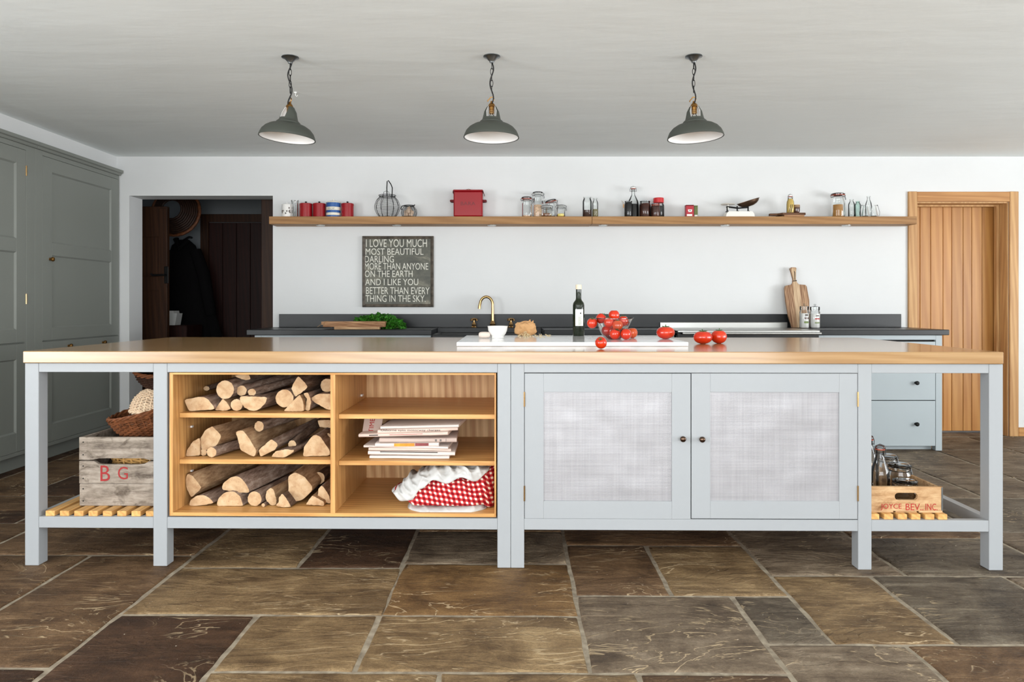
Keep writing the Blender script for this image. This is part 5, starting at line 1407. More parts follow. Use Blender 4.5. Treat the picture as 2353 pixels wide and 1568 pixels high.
# ---- wire egg basket
P = thing('wire_basket', 'black wire egg basket with tall handle on the shelf', 'basket', (sX(890), QY, ZS1))
hb = sH(452); prof = [(18, 0), (24, .16), (28.5, .38), (29, .55), (25, .80), (17, .97), (19.5, 1.04)]
def pw(t):
    q = t*(len(prof)-1); i = min(int(q), len(prof)-2); w = q-i
    return (prof[i][0]*(1-w)+prof[i+1][0]*w)*K_, (prof[i][1]*(1-w)+prof[i+1][1]*w)*hb
g = MB()
for k in range(12):
    a = 2*PI*k/12+.15; g.tube([(pw(t/16)[0]*math.cos(a), pw(t/16)[0]*math.sin(a), pw(t/16)[1]+.002) for t in range(17)], .0017, 5)
g.build('ribs', 'iron_black', P)
g = MB()
for k in range(17):
    a_, z_ = pw(.06+k*.053); g.tube([(a_*math.cos(t), a_*math.sin(t), z_) for t in [2*PI*i/28 for i in range(28)]], .0007, 4, True)
g.build('wire_hoops', 'iron_black', P)
g = MB()
for t_ in (0, .86, 1): a_, z_ = pw(t_); g.tube([(a_*math.cos(t), a_*math.sin(t), z_+.002) for t in [2*PI*i/28 for i in range(28)]], .0024, 6, True)
g.build('rims', 'iron_black', P)
g = MB(); z0 = hb*1.02
g.tube([(-.002, 0, z0), (-.004, 0, z0+.07), (-.001, 0, z0+.125), (.008, 0, z0+.132), (.03, 0, z0+.10), (.042, 0, z0+.07), (.040, 0, z0)], .0042, 8); g.build('handle', 'iron_black', P)
g = MB(); g.tube([(-.035, 0, z0), (-.03, 0, z0+.035), (-.012, 0, z0+.042), (.012, 0, z0+.036), (.02, 0, z0)], .0016, 6); g.build('catch', 'iron_black', P)
# ---- small garlic basket
P = thing('wire_basket', 'small dark wire pot of garlic beside the egg basket', 'basket', (sX(940), QY, ZS1))
prof = [(15, 0), (18.5, .35), (17, .65), (11, .92), (12, 1.0)]; hb = sH(473)
g = MB()
for k in range(10):
    a = 2*PI*k/10; g.tube([(pw(t/10)[0]*math.cos(a), pw(t/10)[0]*math.sin(a), pw(t/10)[1]+.002) for t in range(11)], .0013, 5)
for k in range(14):
    a_, z_ = pw(.02+k*.07); g.tube([(a_*math.cos(t), a_*math.sin(t), z_+.002) for t in [2*PI*i/24 for i in range(24)]], .0009 if 0 < k < 13 else .003, 4, True)
g.build('wire_cage', 'iron_black', P)
g = MB(); g.tube([(-12*K_, 0, hb), (-17*K_, 0, hb*.95), (-19*K_, 0, hb*.72), (-16*K_, 0, hb*.66)], .004, 6); g.tube([(12*K_, 0, hb), (13*K_, 0, hb*1.1)], .004, 6); g.build('handle', 'iron_black', P)
for i, (a, b, z) in enumerate(((-.02, -.02, .022), (.018, -.025, .02), (0, .02, .022), (-.004, -.022, .05), (.022, .005, .045), (-.025, .01, .048), (0, 0, .074))):
    G = thing('garlic_bulb', 'pale garlic bulb inside the small wire pot', 'garlic', (sX(940)+a, QY+b, ZS1+z-.02), i, 'garlic bulbs in the wire pot')
    g = MB()
    for k in range(7):
        t = 2*PI*k/7; g.ell((.008*math.cos(t), .008*math.sin(t), .018), .011, .011, .017, 8, 6)
    g.build('cloves', 'garlic', G); MB().tube([(0, 0, .03), (.002, 0, .042)], [.005, .002], 6).build('stalk', 'garlic', G)
# ---- bread bin
x0, x1 = sX(1042, 6.02), sX(1108.5, 6.02); h = at(0, 436, 6.02).z-SZ1; xm = (x0+x1)/2; w = (x1-x0)/2
P = thing('bread_bin', 'tall red enamel bread bin with side handles', 'bread bin', (xm, 6.02, ZS1))
MB().box(-w, w, 0, .15, .001, h-.012, .010).build('body', 'red_enamel', P, ang=30)
g = MB(); g.box(-w-.003, w+.003, -.003, .153, h-.012, h, .004); g.build('lid', 'red_enamel', P)
g = MB(); g.prism([(w+.001, h-.002), (w+.005, h-.002), (w+.016, h-.036), (w+.011, h-.037)], .02, .13); g.build('lid_flap', 'red_dark', P)
g = MB(); g.prism([(-w-.001, h-.002), (-w-.008, h-.006), (-w-.009, h-.022), (-w-.004, h-.022)], .02, .13); g.build('lid_flap', 'red_dark', P)
MB().tube([(-.026, .07, h), (-.020, .07, h+.010), (0, .07, h+.015), (.020, .07, h+.010), (.026, .07, h)], .002, 8).build('lid_handle', 'brass_old', P)
for s in (-1, 1):
    g = MB(); zc = h*.615
    g.tube([(s*w, .045, zc), (s*(w+.026), .050, zc), (s*(w+.026), .10, zc), (s*w, .105, zc)], .0095, 8); g.build('side_handle', 'red_dark', P)
letter('BARA', -.060, .062, h*.42, h*.55, -.0002, 'red_dark', P)
# ---- clip-top jars
def jar(px0, px1, pt, label, fill, level, Y=QY, **k):
    r = (px1-px0)/2*Y/F*.93; return clip_jar(label, sX((px0+px1)/2, Y), Y, ZS1, r, at(0, pt, Y).z-SZ1, fill, level, group='clip-top jars on the shelf', **k)
jar(1197, 1223, 453, 'clip-top jar with orange seal, nearly empty, first of the jar cluster', 'grain_fill', .10, 6.09)
jar(1223, 1249, 441.5, 'tallest clip-top jar of the cluster, half full of pale grain', 'grain_fill', .55, 6.12, seal='white_plastic')
jar(1252, 1280, 457, 'clip-top jar with its lid tipped open behind the short jars', 'nut_fill', .10, 6.135, lid_tilt=14)
jar(1243.5, 1269, 473, 'short clip-top jar of dark pods in front of the open jar', 'nut_fill', .35, 6.045, seal='white_plastic')
jar(1277.5, 1300, 472, 'short clip-top jar of yellow powder at the end of the cluster', 'yellow_fill', .30, 6.055, seal='white_plastic')
jar(1909, 1942, 444.5, 'large clip-top jar of brown sugar near the plank door', 'sugar_fill', .58, 6.09, seal='seal_orange', lidmat='stoneware_brown')
# ---- spice bottles
def prof_b(r, hb, hs, rn, ht): return [(r*.92, .001), (r, .006), (r, hb), (r*.9, hb+(hs-hb)*.4), (rn*1.05, hs), (rn, hs+.004), (rn, ht-.012), (rn*1.2, ht-.010), (rn*1.2, ht)]
def sb(px0, px1, pt, label, ps, glass='glass', fill=None, fl_=500, Y=QY, stopper=None, name='glass_bottle', rn=.5, sh=.0, cat='bottle'):
    r = (px1-px0)/2*Y/F*.97; ht = at(0, pt, Y).z-SZ1; hb = at(0, ps, Y).z-SZ1
    return bottle(name, label, sX((px0+px1)/2, Y), Y, ZS1, prof_b(r, hb, hb+(ht-hb)*.62, r*rn, ht), glass, fill, (at(0, fl_, Y).z-SZ1) if fill else 0, stopper, cat=cat)
sb(1338.5, 1360, 452, 'wide clear spice bottle part filled with dark coffee', 463, 'glass', 'coffee_fill', 483.5, rn=.72)
sb(1361, 1374.5, 455, 'narrow clear spice bottle part filled with olive-coloured herbs', 468, 'glass', 'olive_fill', 481.5, rn=.55)
# ---- preserves
sb(1442, 1468, 434, 'tall clear swing-stopper bottle half full of black cordial', 472, 'glass', 'black_fill', 470, 6.12, 'white_ceramic', rn=.30)
def preserve(px0, px1, pt, label, fill, Y, lid=None, lidh=0, seal=None, lvl=.86):
    r = (px1-px0)/2*Y/F*.97; h = at(0, pt, Y).z-SZ1; hb = h-(lidh or .006)
    P = thing('preserve_jar', label, 'jar', (sX((px0+px1)/2, Y), Y, ZS1))
    MB().lathe([(0, .001), (r*.92, .001), (r, .008), (r, hb*.80), (r*.86, hb*.93), (r*.86, hb)], 26).build('glass_body', 'glass', P)
    MB().lathe([(0, .003), (r*.9, .003), (r*.96, .010), (r*.96, hb*min(.80, lvl)), (r*.8, hb*lvl), (0, hb*lvl)], 22).build('contents', fill, P)
    if lid: MB().lathe([(r*.86, hb), (r*.93, hb), (r*.93, h-.003), (r*.88, h), (0, h)], 26).build('lid', lid, P)
    else: MB().lathe([(0, hb), (r*.9, hb), (r*.92, h), (0, h)], 24).build('lid', 'glass_frost', P)
    if seal: MB().lathe([(r*.84, hb*.93), (r*.92, hb*.93), (r*.92, hb*.98), (r*.84, hb*.98)], 24).build('seal', seal, P)
    return P
pj = preserve(1434.5, 1453.5, 463, 'black preserve jar with a brown tag tied at its neck', 'black_fill', 6.06, lvl=.97)
g = MB(); rj = 9.5*K_; g.tube([(-rj*.8, 0, .105), (-rj-.012, -.004, .128), (-rj-.024, -.004, .140), (-rj-.016, -.004, .122), (-rj-.006, -.002, .10)], .0012, 5); g.build('string', 'cord_twine', pj)
MB().box(-rj-.012, -rj-.0015, -.006, -.0045, .078, .108).build('tag', 'kraft', pj)
preserve(1469, 1495.5, 463, 'dark fruit preserve jar beside the tall cordial bottle', 'fruit_fill', 6.085, lvl=.90)
preserve(1495.5, 1517, 469, 'fruit preserve jar with an orange seal in front of the red-lidded jar', 'fruit_fill', 6.05, seal='seal_orange', lvl=.88)
preserve(1500, 1526.5, 455.5, 'preserve jar with a bright red plastic lid', 'black_fill', 6.135, 'red_plastic', .040, lvl=.78)
# ---- tea tins
def teatin(px0, px1, pt, mat, label, Y, d, lid):
    x0, x1 = sX(px0, Y), sX(px1, Y); h = at(0, pt, Y).z-SZ1; w = (x1-x0)/2
    P = thing('tea_tin', label, 'tin', ((x0+x1)/2, Y, ZS1))
    MB().box(-w, w, 0, d, .0005, h*.93, .002).build('body', mat, P); MB().box(-w-.0008, w+.0008, -.0008, d+.0008, h*.93, h, .002).build('lid', lid, P)
    if w > .025:
        g = MB(); g.prism([(-.018, h*.62), (.018, h*.62), (.013, h*.42), (-.013, h*.42)], -.0012, 0); g.build('emblem', 'label_paper', P)
        MB().prism([(-.006, h*.56), (.006, h*.56), (.005, h*.49), (-.005, h*.49)], -.0016, -.001).build('emblem_centre', 'print_black', P)
        MB().box(-.026, .018, -.0012, 0, h*.08, h*.24).build('label', 'label_paper', P)
    else: MB().box(-w*.8, w*.8, -.0012, 0, h*.06, h*.22).build('label', 'label_paper', P)
teatin(1576.5, 1594.5, 471, 'tin_red', 'small red tea tin with a white emblem', 6.05, .05, 'red_dark')
teatin(1595, 1603.5, 472.5, 'tin_green', 'small olive green tin behind the red tea tin', 6.08, .05, 'tin_green')
# ---- balance scales
P = thing('kitchen_scales', 'old white balance scales with a tarnished tilted pan', 'scales', (sX(1697), QY, ZS1))
def q(px, py): return (px-1697)*K_, sH(py)
a, b = q(1664.5, 497); c, d_ = q(1730, 487.5)
g = MB(); poly = [(a, 0), (c, 0), (c-.004, d_*.55), (c-.022, d_), (a+.022, d_), (a+.004, d_*.55)]; g.prism(poly, -.05, .05); g.build('base', 'scale_white', P, ang=30)
g = MB()
xa, za = q(1670, 477); xb, zb = q(1719, 477); xm_, zm_ = q(1696, 482)
for yy in (-.018, .018): g.tube([(xa, yy, za+.006), (xm_, yy, zm_+.012), (xb, yy, za)], .004, 6)
for px_ in (1671, 1694, 1719):
    x_, _ = q(px_, 0); g.box(x_-.007, x_+.007, -.022, .022, d_, d_+.008); g.tube([(x_, 0, d_), (x_, 0, q(0, 474)[1])], .006, 6)
g.build('beam', 'iron_black', P)
x_, z_ = q(1673, 471); g = MB(); g.lathe([(0, 0), (.055, .001), (.060, .005), (.056, .008), (0, .007)], 28, Matrix.Translation((x_, 0, z_))); g.tube([(x_, 0, z_), (x_-.002, 0, d_+.022)], .006, 6); g.build('weight_plate', 'scale_white', P)
x_, z_ = q(1720, 465); T_ = Matrix.Translation((x_, 0, z_)) @ Matrix.Rotation(R(-17), 4, 'Y') @ Matrix.Rotation(R(0), 4, 'X') @ Matrix.Diagonal((1.55, .85, 1, 1))
g = MB(); pp = [(0, -.036), (.022, -.034), (.042, -.024), (.055, -.008), (.062, .010)]
g.lathe(pp, 36, T_); g.lathe([(r_, z_+.002) for r_, z_ in pp], 36, T_); g.tube([(.062*math.cos(t), .062*math.sin(t), .010) for t in [2*PI*k/36 for k in range(36)]], .0022, 6, True, T_); g.build('pan', 'scale_pan', P)
# ---- board with bottle and beaker
x0, x1 = sX(1768), sX(1844); hb = sH(491.5); xm = (x0+x1)/2; w = (x1-x0)/2
P = thing('bread_board', 'thick dark bread board with a narrow handle lying on the shelf', 'board', (xm, QY, ZS1))
pl = [(-w, -.015), (-w+.06, -.022), (-w+.085, -.07), (w-.01, -.075), (w, -.065), (w, .065), (w-.01, .075), (-w+.085, .07), (-w+.06, .022), (-w, .015)]
g = MB(); g.prism(pl, hb*.45, hb, ax='z'); g.build('board', 'board_dark', P)
g = MB(); g.prism([(-w+.10, -.068), (w-.012, -.068), (w-.012, .068), (-w+.10, .068)], 0, hb*.45, ax='z'); g.build('foot', 'board_brown', P)
zb = ZS1+hb+.0005
Y = QY-.02
ht = at(0, 452, Y).z-zb; r = 8.3*Y/F
bb = bottle('oil_bottle', 'small swing-stopper bottle of yellow oil with herbs on the dark board', sX(1816, Y), Y, zb, [(r*.9, .001), (r, .006), (r, ht*.52), (r*.92, ht*.70), (r*.45, ht*.95), (r*.42, ht)], 'glass', 'oil_yellow', ht*.86, 'white_ceramic')
g = MB()
for i in range(5):
    a = -PI/2+random.uniform(-.9, .9); g.tube([(r*.99*math.cos(a), r*.99*math.sin(a), .005), (r*1.0*math.cos(a+.3), r*1.0*math.sin(a+.3), ht*.25), (r*.98*math.cos(a+.5), r*.98*math.sin(a+.5), ht*.5)], .0022, 5)
g.build('herb_sprig', 'herb', bb)
P = thing('stoneware_beaker', 'small brown stoneware beaker with a tan rim beside the oil bottle', 'beaker', (sX(1830.5, Y), Y, zb))
r = 7.2*Y/F; h = at(0, 471, Y).z-zb
MB().lathe([(0, 0), (r*.75, 0), (r*.95, h*.25), (r, h*.6), (r*.99, h*.66)], 24).build('body', 'stoneware_brown', P)
MB().lathe([(r*.99, h*.66), (r*.97, h), (r*.85, h), (r*.85, h*.5), (0, h*.45)], 24).build('rim', 'stoneware_tan', P)
for z in (.70, .84): MB().tube([(r*.995*math.cos(t), r*.995*math.sin(t), h*z) for t in [2*PI*k/24 for k in range(24)]], .0022, 5, True).build('ring', 'stoneware_brown', P)
# ---- clear bottles at the end
sb(1949.5, 1964, 457.5, 'slim clear bottle next to the jar of brown sugar', 471, rn=.48)
sb(1964.5, 1977.5, 462.5, 'small greenish square-shouldered bottle between clear bottles', 471.5, 'glass_green', rn=.55)
sb(1988.5, 2003, 450.5, 'tall clear bottle behind the two wire-bail flasks', 474, Y=6.14, rn=.42)
for px, lab in ((1988.5, 'clear conical flask with wire bail beside the greenish bottle'), (2008, 'clear conical flask with wire bail, last on the shelf')):
    Y = 6.06; r = 8.6*Y/F; h = at(0, 473, Y).z-SZ1
    B_ = bottle('wire_bail_flask', lab, sX(px, Y), Y, ZS1, [(r, .004), (r*1.0, .012), (r*.62, h*.75), (r*.5, h*.92), (r*.55, h)], 'glass', group='wire-bail flasks')
    MB().lathe([(0, 0), (r*.78, 0), (r*.80, .010), (0, .010)], 20).build('base_pad', 'iron_black', B_)
    s = -1 if px < 2000 else 1
    g = MB(); g.tube([(0, 0, h), (s*r*1.0, 0, h+.004), (s*r*1.55, 0, h*.45), (s*r*1.5, 0, h*.16), (s*r*1.1, 0, h*.08)], .0016, 6); g.ell((s*r*.95, 0, h+.003), .004, .004, .005, 8, 6); g.build('wire_bail', 'steel_dark', B_)

# ------------------------------------------------------------------ bottles and jars in the printed crate
zc_ = zs_+.009
def cr(px, py, ly): x, _ = il(px, py, ly); return iw(x, ly, zc_)
def hh(py, ly): return il(2050, py, ly)[1]-zc_
ly = .115; h = hh(1032, ly); r = .040; p = cr(2022, 1100, ly)
bottle('swing_bottle', 'large clear swing-top bottle at the front of the printed crate', p.x, p.y, p.z, [(r*.92, .001), (r, .008), (r, h*.55), (r*.93, h*.63), (r*.55, h*.80), (r*.40, h*.90), (r*.40, h)], 'glass_thick', None, 0, 'glass_frost')
ly = .235; h = hh(1010, ly); p = cr(1997, 1100, ly)
bottle('swing_bottle', 'taller clear swing-top bottle behind the door-side leg in the printed crate', p.x, p.y, p.z, [(r*.92, .001), (r, .008), (r, h*.58), (r*.93, h*.66), (r*.5, h*.82), (r*.36, h*.92), (r*.36, h)], 'glass_thick', None, 0, 'glass_frost')
ly = .345; p = cr(2041, 1100, ly)
clip_jar('tall clear clip-top jar at the back of the printed crate', p.x, p.y, p.z, .040, hh(1045, ly), None, 0, 'glass_frost', group='jars in the printed crate', glass='glass_thick', lidmat='glass_thick')
ly = .275; p = cr(2066, 1100, ly)
clip_jar('clear clip-top jar in the middle of the printed crate', p.x, p.y, p.z, .050, hh(1065, ly), None, 0, 'glass_frost', group='jars in the printed crate', glass='glass_thick', lidmat='glass_thick')
ly = .130; p = cr(2079, 1100, ly)
clip_jar('low clear clip-top jar just behind the hand hole of the printed crate', p.x, p.y, p.z, .050, hh(1103, ly), None, 0, 'glass_frost', group='jars in the printed crate', glass='glass_thick', lidmat='glass_thick')

# ------------------------------------------------------------------ on the island worktop
ZW = ZT+.0004
ms0 = onz(1049, 796.5, ZT); msT = .020
MX0 = ms0.x; MX1 = (1582-VX)*ms0.y/F; MY0 = ms0.y; MY1 = 4.23
tag(MB().box(MX0, MX1, MY0, MY1, ZW, ZW+msT, .0025).build('marble_slab', 'marble'), 'long white marble slab lying on the oak worktop', 'slab')
ZM = ZW+msT+.0004
def on(px, py): return onz(px, py, ZM)
# mortar and pestle
c = on(1143.5, 777); k = c.y/F; r = 23.5*k; h = 27.5*k
P = thing('mortar_bowl', 'small white footed ceramic bowl on the marble slab', 'bowl', c)
MB().lathe([(0, 0), (r*.60, 0), (r*.62, h*.10), (r*.60, h*.16), (r*.78, h*.35), (r*.92, h*.62), (r*.97, h*.92), (r*1.0, h), (r*.93, h), (r*.86, h*.62), (r*.6, h*.28), (0, h*.2)], 36).build('body', 'white_ceramic', P)
c = on(1113, 777.5); k = c.y/F
P = thing('pestle', 'stubby pale stone pestle lying beside the white bowl', 'pestle', c)
g = MB(); T_ = Matrix.Translation((0, .01, 7.3*k)) @ Matrix.Rotation(R(90), 4, 'Y') @ Matrix.Rotation(R(0), 4, 'X')
g.lathe([(0, -13.5*k), (4*k, -13*k), (6.3*k, -10.5*k), (7.2*k, -6*k), (7.2*k, 4*k), (6.6*k, 10*k), (4*k, 13*k), (0, 13.5*k)], 20, T_); g.build('stone', 'pestle_stone', P)
# paper bag and nuts
c = on(1207, 772); k = c.y/F
P = thing('paper_bag', 'crumpled brown paper bag tipped open on the marble slab', 'paper bag', c)
g = MB(); nu, nv = 17, 12; v = []; f = []; rg = random.Random(5)
for i in range(nv+1):
    a = PI*i/nv
    for j in range(nu):
        b = 2*PI*(j+.5*(i % 2))/nu
        d = Vector((math.sin(a)*math.cos(b), math.sin(a)*math.sin(b), math.cos(a)))
        rad = 1.0+.12*noise.noise(d*1.6+Vector((2, 5, 1)))+rg.uniform(-.10, .10)
        if d.y < -.5 and d.z < .15: rad *= .84                    # the open mouth
        p = Vector((d.x*26*k, d.y*20*k, math.copysign(abs(d.z)**.75, d.z)*17*k))*rad
        p.z = max(p.z+16.5*k, .0008)
        v.append(p)
for i in range(nv):
    for j in range(nu):
        j2 = (j+1) % nu; A_, B_2, C_, D_ = i*nu+j, i*nu+j2, (i+1)*nu+j2, (i+1)*nu+j
        f += [(A_, B_2, C_), (A_, C_, D_)] if i % 2 else [(A_, B_2, D_), (B_2, C_, D_)]
g.add(v, f); g.build('crumpled_paper', 'kraft', P, ang=9)
g = MB()
for (a, b, t) in ((2, 33, -.2), (9, 36, .1), (14, 34, .5)):          # torn ears of the bag's edge
    g.add([((a-4)*k, -2*k, 27*k), ((a+5)*k, 2*k, 27*k), ((a+2+t*6)*k, 3*k, (b+2)*k), ((a-1+t*6)*k, -1*k, b*k), ((a)*k, 6*k, 27*k)], [(0, 1, 2, 3), (1, 4, 2), (4, 0, 3), (4, 3, 2)])
g.build('torn_edge', 'kraft', P, ang=0)
g = MB()
for i in range(130):
    t = random.random()
    px = 1207+random.gauss(0, 11) if i < 60 else 1190+75*t; py = 772+random.gauss(0, 2.0) if i >= 60 else 772+random.uniform(-1, 4)
    w_ = on(px, min(781, max(769.8, py)))
    z = .0022
    if i < 45: w_ = Vector((c.x+random.gauss(0, 7)*k, c.y-16*k-abs(random.gauss(0, 5))*k, 0)); z = .0022+max(0, random.uniform(0, 10)*k*(1-abs(w_.x-c.x)/(18*k)))
    g.ell((w_.x-c.x, w_.y-c.y, z), .0042, .0026, .0022, 8, 5, Matrix.Translation((w_.x-c.x, w_.y-c.y, z)) @ Matrix.Rotation(random.uniform(0, 3), 4, 'Z') @ Matrix.Translation((-(w_.x-c.x), -(w_.y-c.y), -z)))
o = g.build('pine_nuts', 'nut', None, c, kind='stuff'); tag(o, 'pale nuts spilling from the paper bag over the marble', 'nuts')
# olive oil bottle
c = on(1329.5, 772); k = c.y/F; r = 13.4*k
P = thing('oil_bottle', 'dark green olive oil bottle with a white label', 'bottle', c)
hN = lambda py: (772-py)*k
MB().lathe([(0, 0), (r*.93, 0), (r, .005), (r, hN(702)), (r*.90, hN(696)), (r*.55, hN(690)), (r*.46, hN(686)), (r*.46, hN(664)), (0, hN(664))], 36).build('glass_body', 'glass_olive', P)
MB().lathe([(r*.5, hN(665)), (r*.52, hN(664)), (r*.52, hN(655.5)), (r*.47, hN(654.5)), (0, hN(654.5))], 24).build('cap', 'cork_cap', P)
g = MB(); n = 10; v = []
for i in range(n+1):
    a = -PI/2+.05+.72*(2*i/n-1)
    for z in (hN(749), hN(711)): v.append((r*1.012*math.cos(a), r*1.012*math.sin(a), z))
g.add(v, [(2*i, 2*i+2, 2*i+3, 2*i+1) for i in range(n)]); lb = g.build('label', 'label_paper', P)
g = MB(); a = -PI/2+.25; g.ell((r*1.01*math.cos(a), r*1.01*math.sin(a), hN(720)), .0035, .002, .005, 10, 8); g.build('emblem', 'print_black', lb)
g = MB()
for i in range(7):
    z = hN(728+i*3); a0 = -PI/2+.05; a1 = a0+random.uniform(.25, .5)
    g.add([(r*1.022*math.cos(t), r*1.022*math.sin(t), zz_) for t in (a0-.2, (a0+a1)/2-.1, a1) for zz_ in (z, z+.0022)], [(0, 2, 3, 1), (2, 4, 5, 3)])
g.build('small_print', 'print_green', lb)
# glass bowl
c = on(1409, 779); k = c.y/F
BW = thing('glass_bowl', 'clear glass bowl with a pouring lip, heaped with tomatoes', 'bowl', c)
R0 = 40*k; hB = 47*k
n = 48; prof = [(0, .002), (.42, .0), (.50, .05), (.66, .22), (.82, .48), (.92, .74), (.98, .95), (1.0, 1.0)]
def bowlmesh(off):
    v = []
    for r_, z_ in prof:
        for j in range(n):
            a = 2*PI*j/n; lip = max(0, math.cos(a))**10*(z_**4)*.18
            rr_ = R0*(r_*(1-off)+lip); v.append((rr_*math.cos(a), rr_*math.sin(a), hB*z_+off*.10+hB*lip*.15))
    return v
f = [(i*n+j, i*n+(j+1) % n, (i+1)*n+(j+1) % n, (i+1)*n+j) for i in range(len(prof)-1) for j in range(n)]
g = MB(); g.add(bowlmesh(0), f); g.build('glass_body', 'glass_thick', BW)
top_ = bowlmesh(0)[-n:]; MB().tube(top_, .0022, 6, True).build('rim', 'glass_frost', BW)
# tomatoes
def tomato(label, ctr, rx, rz, mat='tomato', tilt=(0, 0), stem=True, lobes=5, la=.03, group=None):
    P = thing('tomato', label, 'tomato', ctr, 0, group); P.rotation_euler = (tilt[0], tilt[1], random.uniform(0, 6))
    n, m_ = 28, 16; v = []; f = []
    for i in range(m_+1):
        t = PI*i/m_
        for j in range(n):
            a = 2*PI*j/n; w = 1+la*math.cos(lobes*a)*math.sin(t)**1.0*(.4+.6*max(0, math.cos(t)))
            rr_ = rx*math.sin(t)**.88*w
            z = rz*math.cos(t); z -= rz*.16*math.exp(-(math.sin(t)/.28)**2)*(1 if z > 0 else .3)
            v.append((rr_*math.cos(a), rr_*math.sin(a), z))
    for i in range(m_):
        for j in range(n):
            j2 = (j+1) % n; f.append((i*n+j, i*n+j2, (i+1)*n+j2, (i+1)*n+j))
    g = MB(); g.add(v, f); g.build('flesh', mat, P, ang=180)
    if stem:
        g = MB(); z0 = rz*.86
        for q_ in range(5):
            a = 2*PI*q_/5; c_, s_ = math.cos(a), math.sin(a); p_ = Vector((-s_, c_, 0))
            A = Vector((c_*rx*.06, s_*rx*.06, z0)); Bq = Vector((c_*rx*.30, s_*rx*.30, z0+rz*.10)); Cq = Vector((c_*rx*.50, s_*rx*.50, z0+rz*.16))
            g.tube([A, Bq, Cq], [rx*.06, rx*.05, rx*.01], 5)
        g.tube([(0, 0, z0-rz*.05), (rx*.04, 0, z0+rz*.22), (rx*.12, 0, z0+rz*.36)], [rx*.07, rx*.05, rx*.06], 6)
        g.build('calyx', 'calyx', P)
    return P
def T(label, px, py, r, Y=None, rz=None, base=None, **kw):
    """centre pixel and radius; rests on ZM / ZW when base given, else hangs at depth Y"""
    if base is not None:
        # find depth so that the fruit rests on the plane
        Y_ = 3.5
        for _ in range(30):
            zc = base+(rz or r)*Y_/F; Y_ = (H-zc)*F/(py-VY)
        Y = Y_
    q_ = at(px, py, Y)
    return tomato(label, q_, r*Y/F, (rz or r)*Y/F, group='tomatoes on the island', **kw)
bY = c.y
G = 'tomatoes on the island'
T('tomato on the bottom of the glass bowl, seen through its side', 1394, 760.5, 12, bY+.01, stem=False)
T('tomato at the back of the glass bowl floor', 1414, 757, 12, bY+.042, stem=False)
T('tomato inside the bowl at the rim, lip side', 1432, 738, 12, bY+.02)
T('tomato inside the bowl below the topmost one', 1399, 741, 11.6, bY-.026)
T('tomato in the bowl near its front wall, orange tinged', 1419, 748, 12, bY-.040, mat='tomato_orange')
T('topmost tomato of the heaped bowl', 1411, 725, 12.5, bY+.005, stem=False)
T('tomato at the bowl rim with a drooping calyx', 1381, 732, 11.5, bY+.006, tilt=(.3, -.6))
T('tomato hanging outside the bowl rim on the oil bottle side', 1360.5, 743, 11.8, bY-.008, tilt=(.1, .3))
T('tomato resting on marble in front of the glass bowl, oil bottle side', 1413, 767.8, 12.4, base=ZM, tilt=(.2, .5))
T('tomato resting on marble in front of the bowl, in the middle of three', 1438.5, 768.2, 12.4, base=ZM, tilt=(.2, -.4))
T('orange tinged tomato resting on marble beside the bowl, partly behind another', 1453, 765.2, 11.8, base=ZM, mat='tomato_orange', stem=False)
T('single small tomato on the oak in front of the marble slab', 1381, 788, 13.6, base=ZW+.0012, tilt=(.75, .35))
T('large flattened tomato near the end of the marble slab', 1529, 764.5, 21, rz=14.5, base=ZM, mat='tomato', la=.05)
T('large flattened tomato on the oak next to the marble end', 1615, 775.5, 21.3, rz=15, base=ZW, la=.05)
T('large round tomato touching the flattened one on the oak', 1652, 774, 17.8, rz=15.5, base=ZW, la=.05)
# ------------------------------------------------------------------ on the slate by the doorway
ZL = ZS+.0005
def board_(name, label, pa, pb, zt0, th, Y, dep, mat, yaw=0):
    x0, x1 = fX(pa, Y), fX(pb, Y); w = (x1-x0)/2
    P = thing(name, label, 'board', ((x0+x1)/2, Y, zt0), R(yaw))
    n = 14; pl = [(-w, 0)]+[(-w+2*w*i/n, -.006*abs(noise.noise(Vector((i*.9, zt0*50, 2))))) for i in range(1, n)]+[(w, 0), (w-.01, dep), (-w+.008, dep)]
    MB().prism(pl, 0, th, ax='z').build('plank', mat, P, ang=30); return P
board_('kindling_board', 'pale split board lying lowest in the pile on the slate', 768, 872, ZL, .017, 5.66, .13, 'board_pale_x', 1)
board_('kindling_board', 'brown board in the middle of the pile on the slate', 742, 884, ZL+.0172, .018, 5.67, .16, 'board_brown', -.6)
P = board_('kindling_board', 'long pale-edged board topmost of the pile, tied with twine', 738.5, 884.5, ZL+.0356, .024, 5.66, .15, 'board_brown', .8)
g = MB(); w = (fX(884.5, 5.66)-fX(738.5, 5.66))/2
g.tube([(-w-.001, .04, .010), (-w-.02, .01, -.01), (-w-.03, -.004, -.018)], .0018, 5); g.tube([(-w+.02, -.008, .0), (-w+.03, -.012, .026), (-w+.05, .02, .027)], .0018, 5); g.build('twine', 'cord_twine', P)
